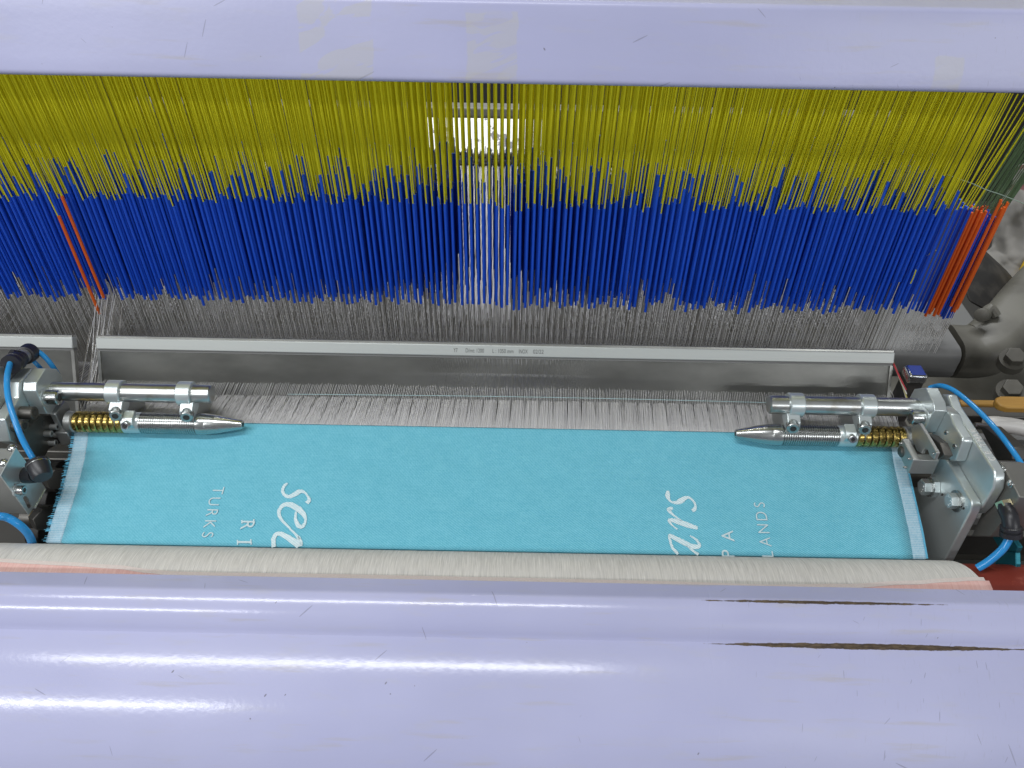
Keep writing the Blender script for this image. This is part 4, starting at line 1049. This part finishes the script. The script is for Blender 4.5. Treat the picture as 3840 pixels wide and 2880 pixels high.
tf = empty('hose_connector'); tag(tf, 'black push in hose connector above the left bracket', 'connector')
p0 = atc(c4, (160, 370), .905); p1 = atc(c4, (470, 165), .955); dv = p1 - p0; Lc = dv.length
MB().lathe(p0, dv, [(0, .0062), (.0005, .0115), (.006, .0118), (.0065, .0105), (.008, .0105), (.0085, .0118), (Lc * .32, .0112)], 24).build('near_barrel', BLACKP, tf)
MB().lathe(p0 + dv * .32, dv, [(0, .0085), (Lc * .36, .0085)], 20).build('sleeve', ZINC2, tf)
MB().lathe(p0 + dv * .42, dv, [(0, .0092), (Lc * .09, .0092)], 20).build('band', BLACKP, tf)
MB().lathe(p0 + dv * .68, dv, [(0, .0092), (.001, .0112), (Lc * .30, .0115), (Lc * .34, .0100)], 24).build('far_barrel', BLACKP, tf)
pA = atc(c4, (250, 215), .925); MB().tube([atc(c4, (300, 220), .925), pA, atc(c4, (170, 200), .92)], .006, 12, 3).build('release_tab', BLACKP, tf)
h2 = MB().tube([atc(c4, (480, 150), .953), atc(c4, (560, 150), .956), atc(c4, (650, 200), .958), atc(c4, (750, 300), .962), atc(c4, (840, 420), .970), atc(c4, (900, 520), .985)], .0031, 12).build('air_hose', HOSE); tag(h2, 'blue air hose curving from the connector down behind the left clamp block', 'hose')
h3 = MB().tube([atc(c4, (430, 250), .955), atc(c4, (500, 290), .96), atc(c4, (600, 385), .965), atc(c4, (680, 480), .98)], .0026, 12).build('air_hose', HOSE); tag(h3, 'short blue air hose below the connector at the left', 'hose')
h4 = MB().tube([atc(c5, (-120, 1235), .84), atc(c5, (0, 1228), .84), atc(c5, (130, 1255), .845), atc(c5, (300, 1360), .85), atc(c5, (430, 1490), .86), atc(c5, (500, 1640), .875), atc(c5, (530, 1800), .89)], .0044, 12).build('air_hose', HOSE); tag(h4, 'blue air hose bending down at the lower left corner of the cloth', 'hose')
# dark machinery under the left cloth edge
lm = empty('take_up_gear'); tag(lm, 'dark oily take up mechanism with hex bolts under the left cloth edge', 'mechanism')
for (q0, q1, r0, d) in (((700, 600), (960, 610), .020, .99), ((400, 1240), (800, 1250), .016, .97), ((540, 1440), (760, 1450), .022, .98), ((640, 930), (900, 960), .026, 1.01)):
    MB().cyl(atc(c5, q0, d), atc(c5, q1, d), r0, seg=24).build('spindle', DARKSTEEL if r0 < .02 else DARK, lm, bevel=.001)
for q, d, r0 in (((830, 620), .965, .014), ((640, 1240), .945, .015)):
    p = atc(c5, q, d); o = hexprof(MB(), p, (.75, -.5, .3), r0, .014, .3).build('hex_bolt', DARKSTEEL, lm, bevel=.0008)
MB().cyl(atc(c5, (510, 1240), .955), atc(c5, (595, 1240), .955), .0085, seg=20).build('bright_bush', zinc('worn_brass', (.40, .32, .18), .35), lm)
for (y, d, hh) in ((150, 1.03, .018), (215, 1.015, .03), (330, 1.01, .035)):
    p = atc(c5, (300, y), d); MB().box((p.x - .3, p.y, p.z - hh), (p.x + .30, p.y + .03, p.z)).build('guide_rail', DARKSTEEL, lm, bevel=.002)
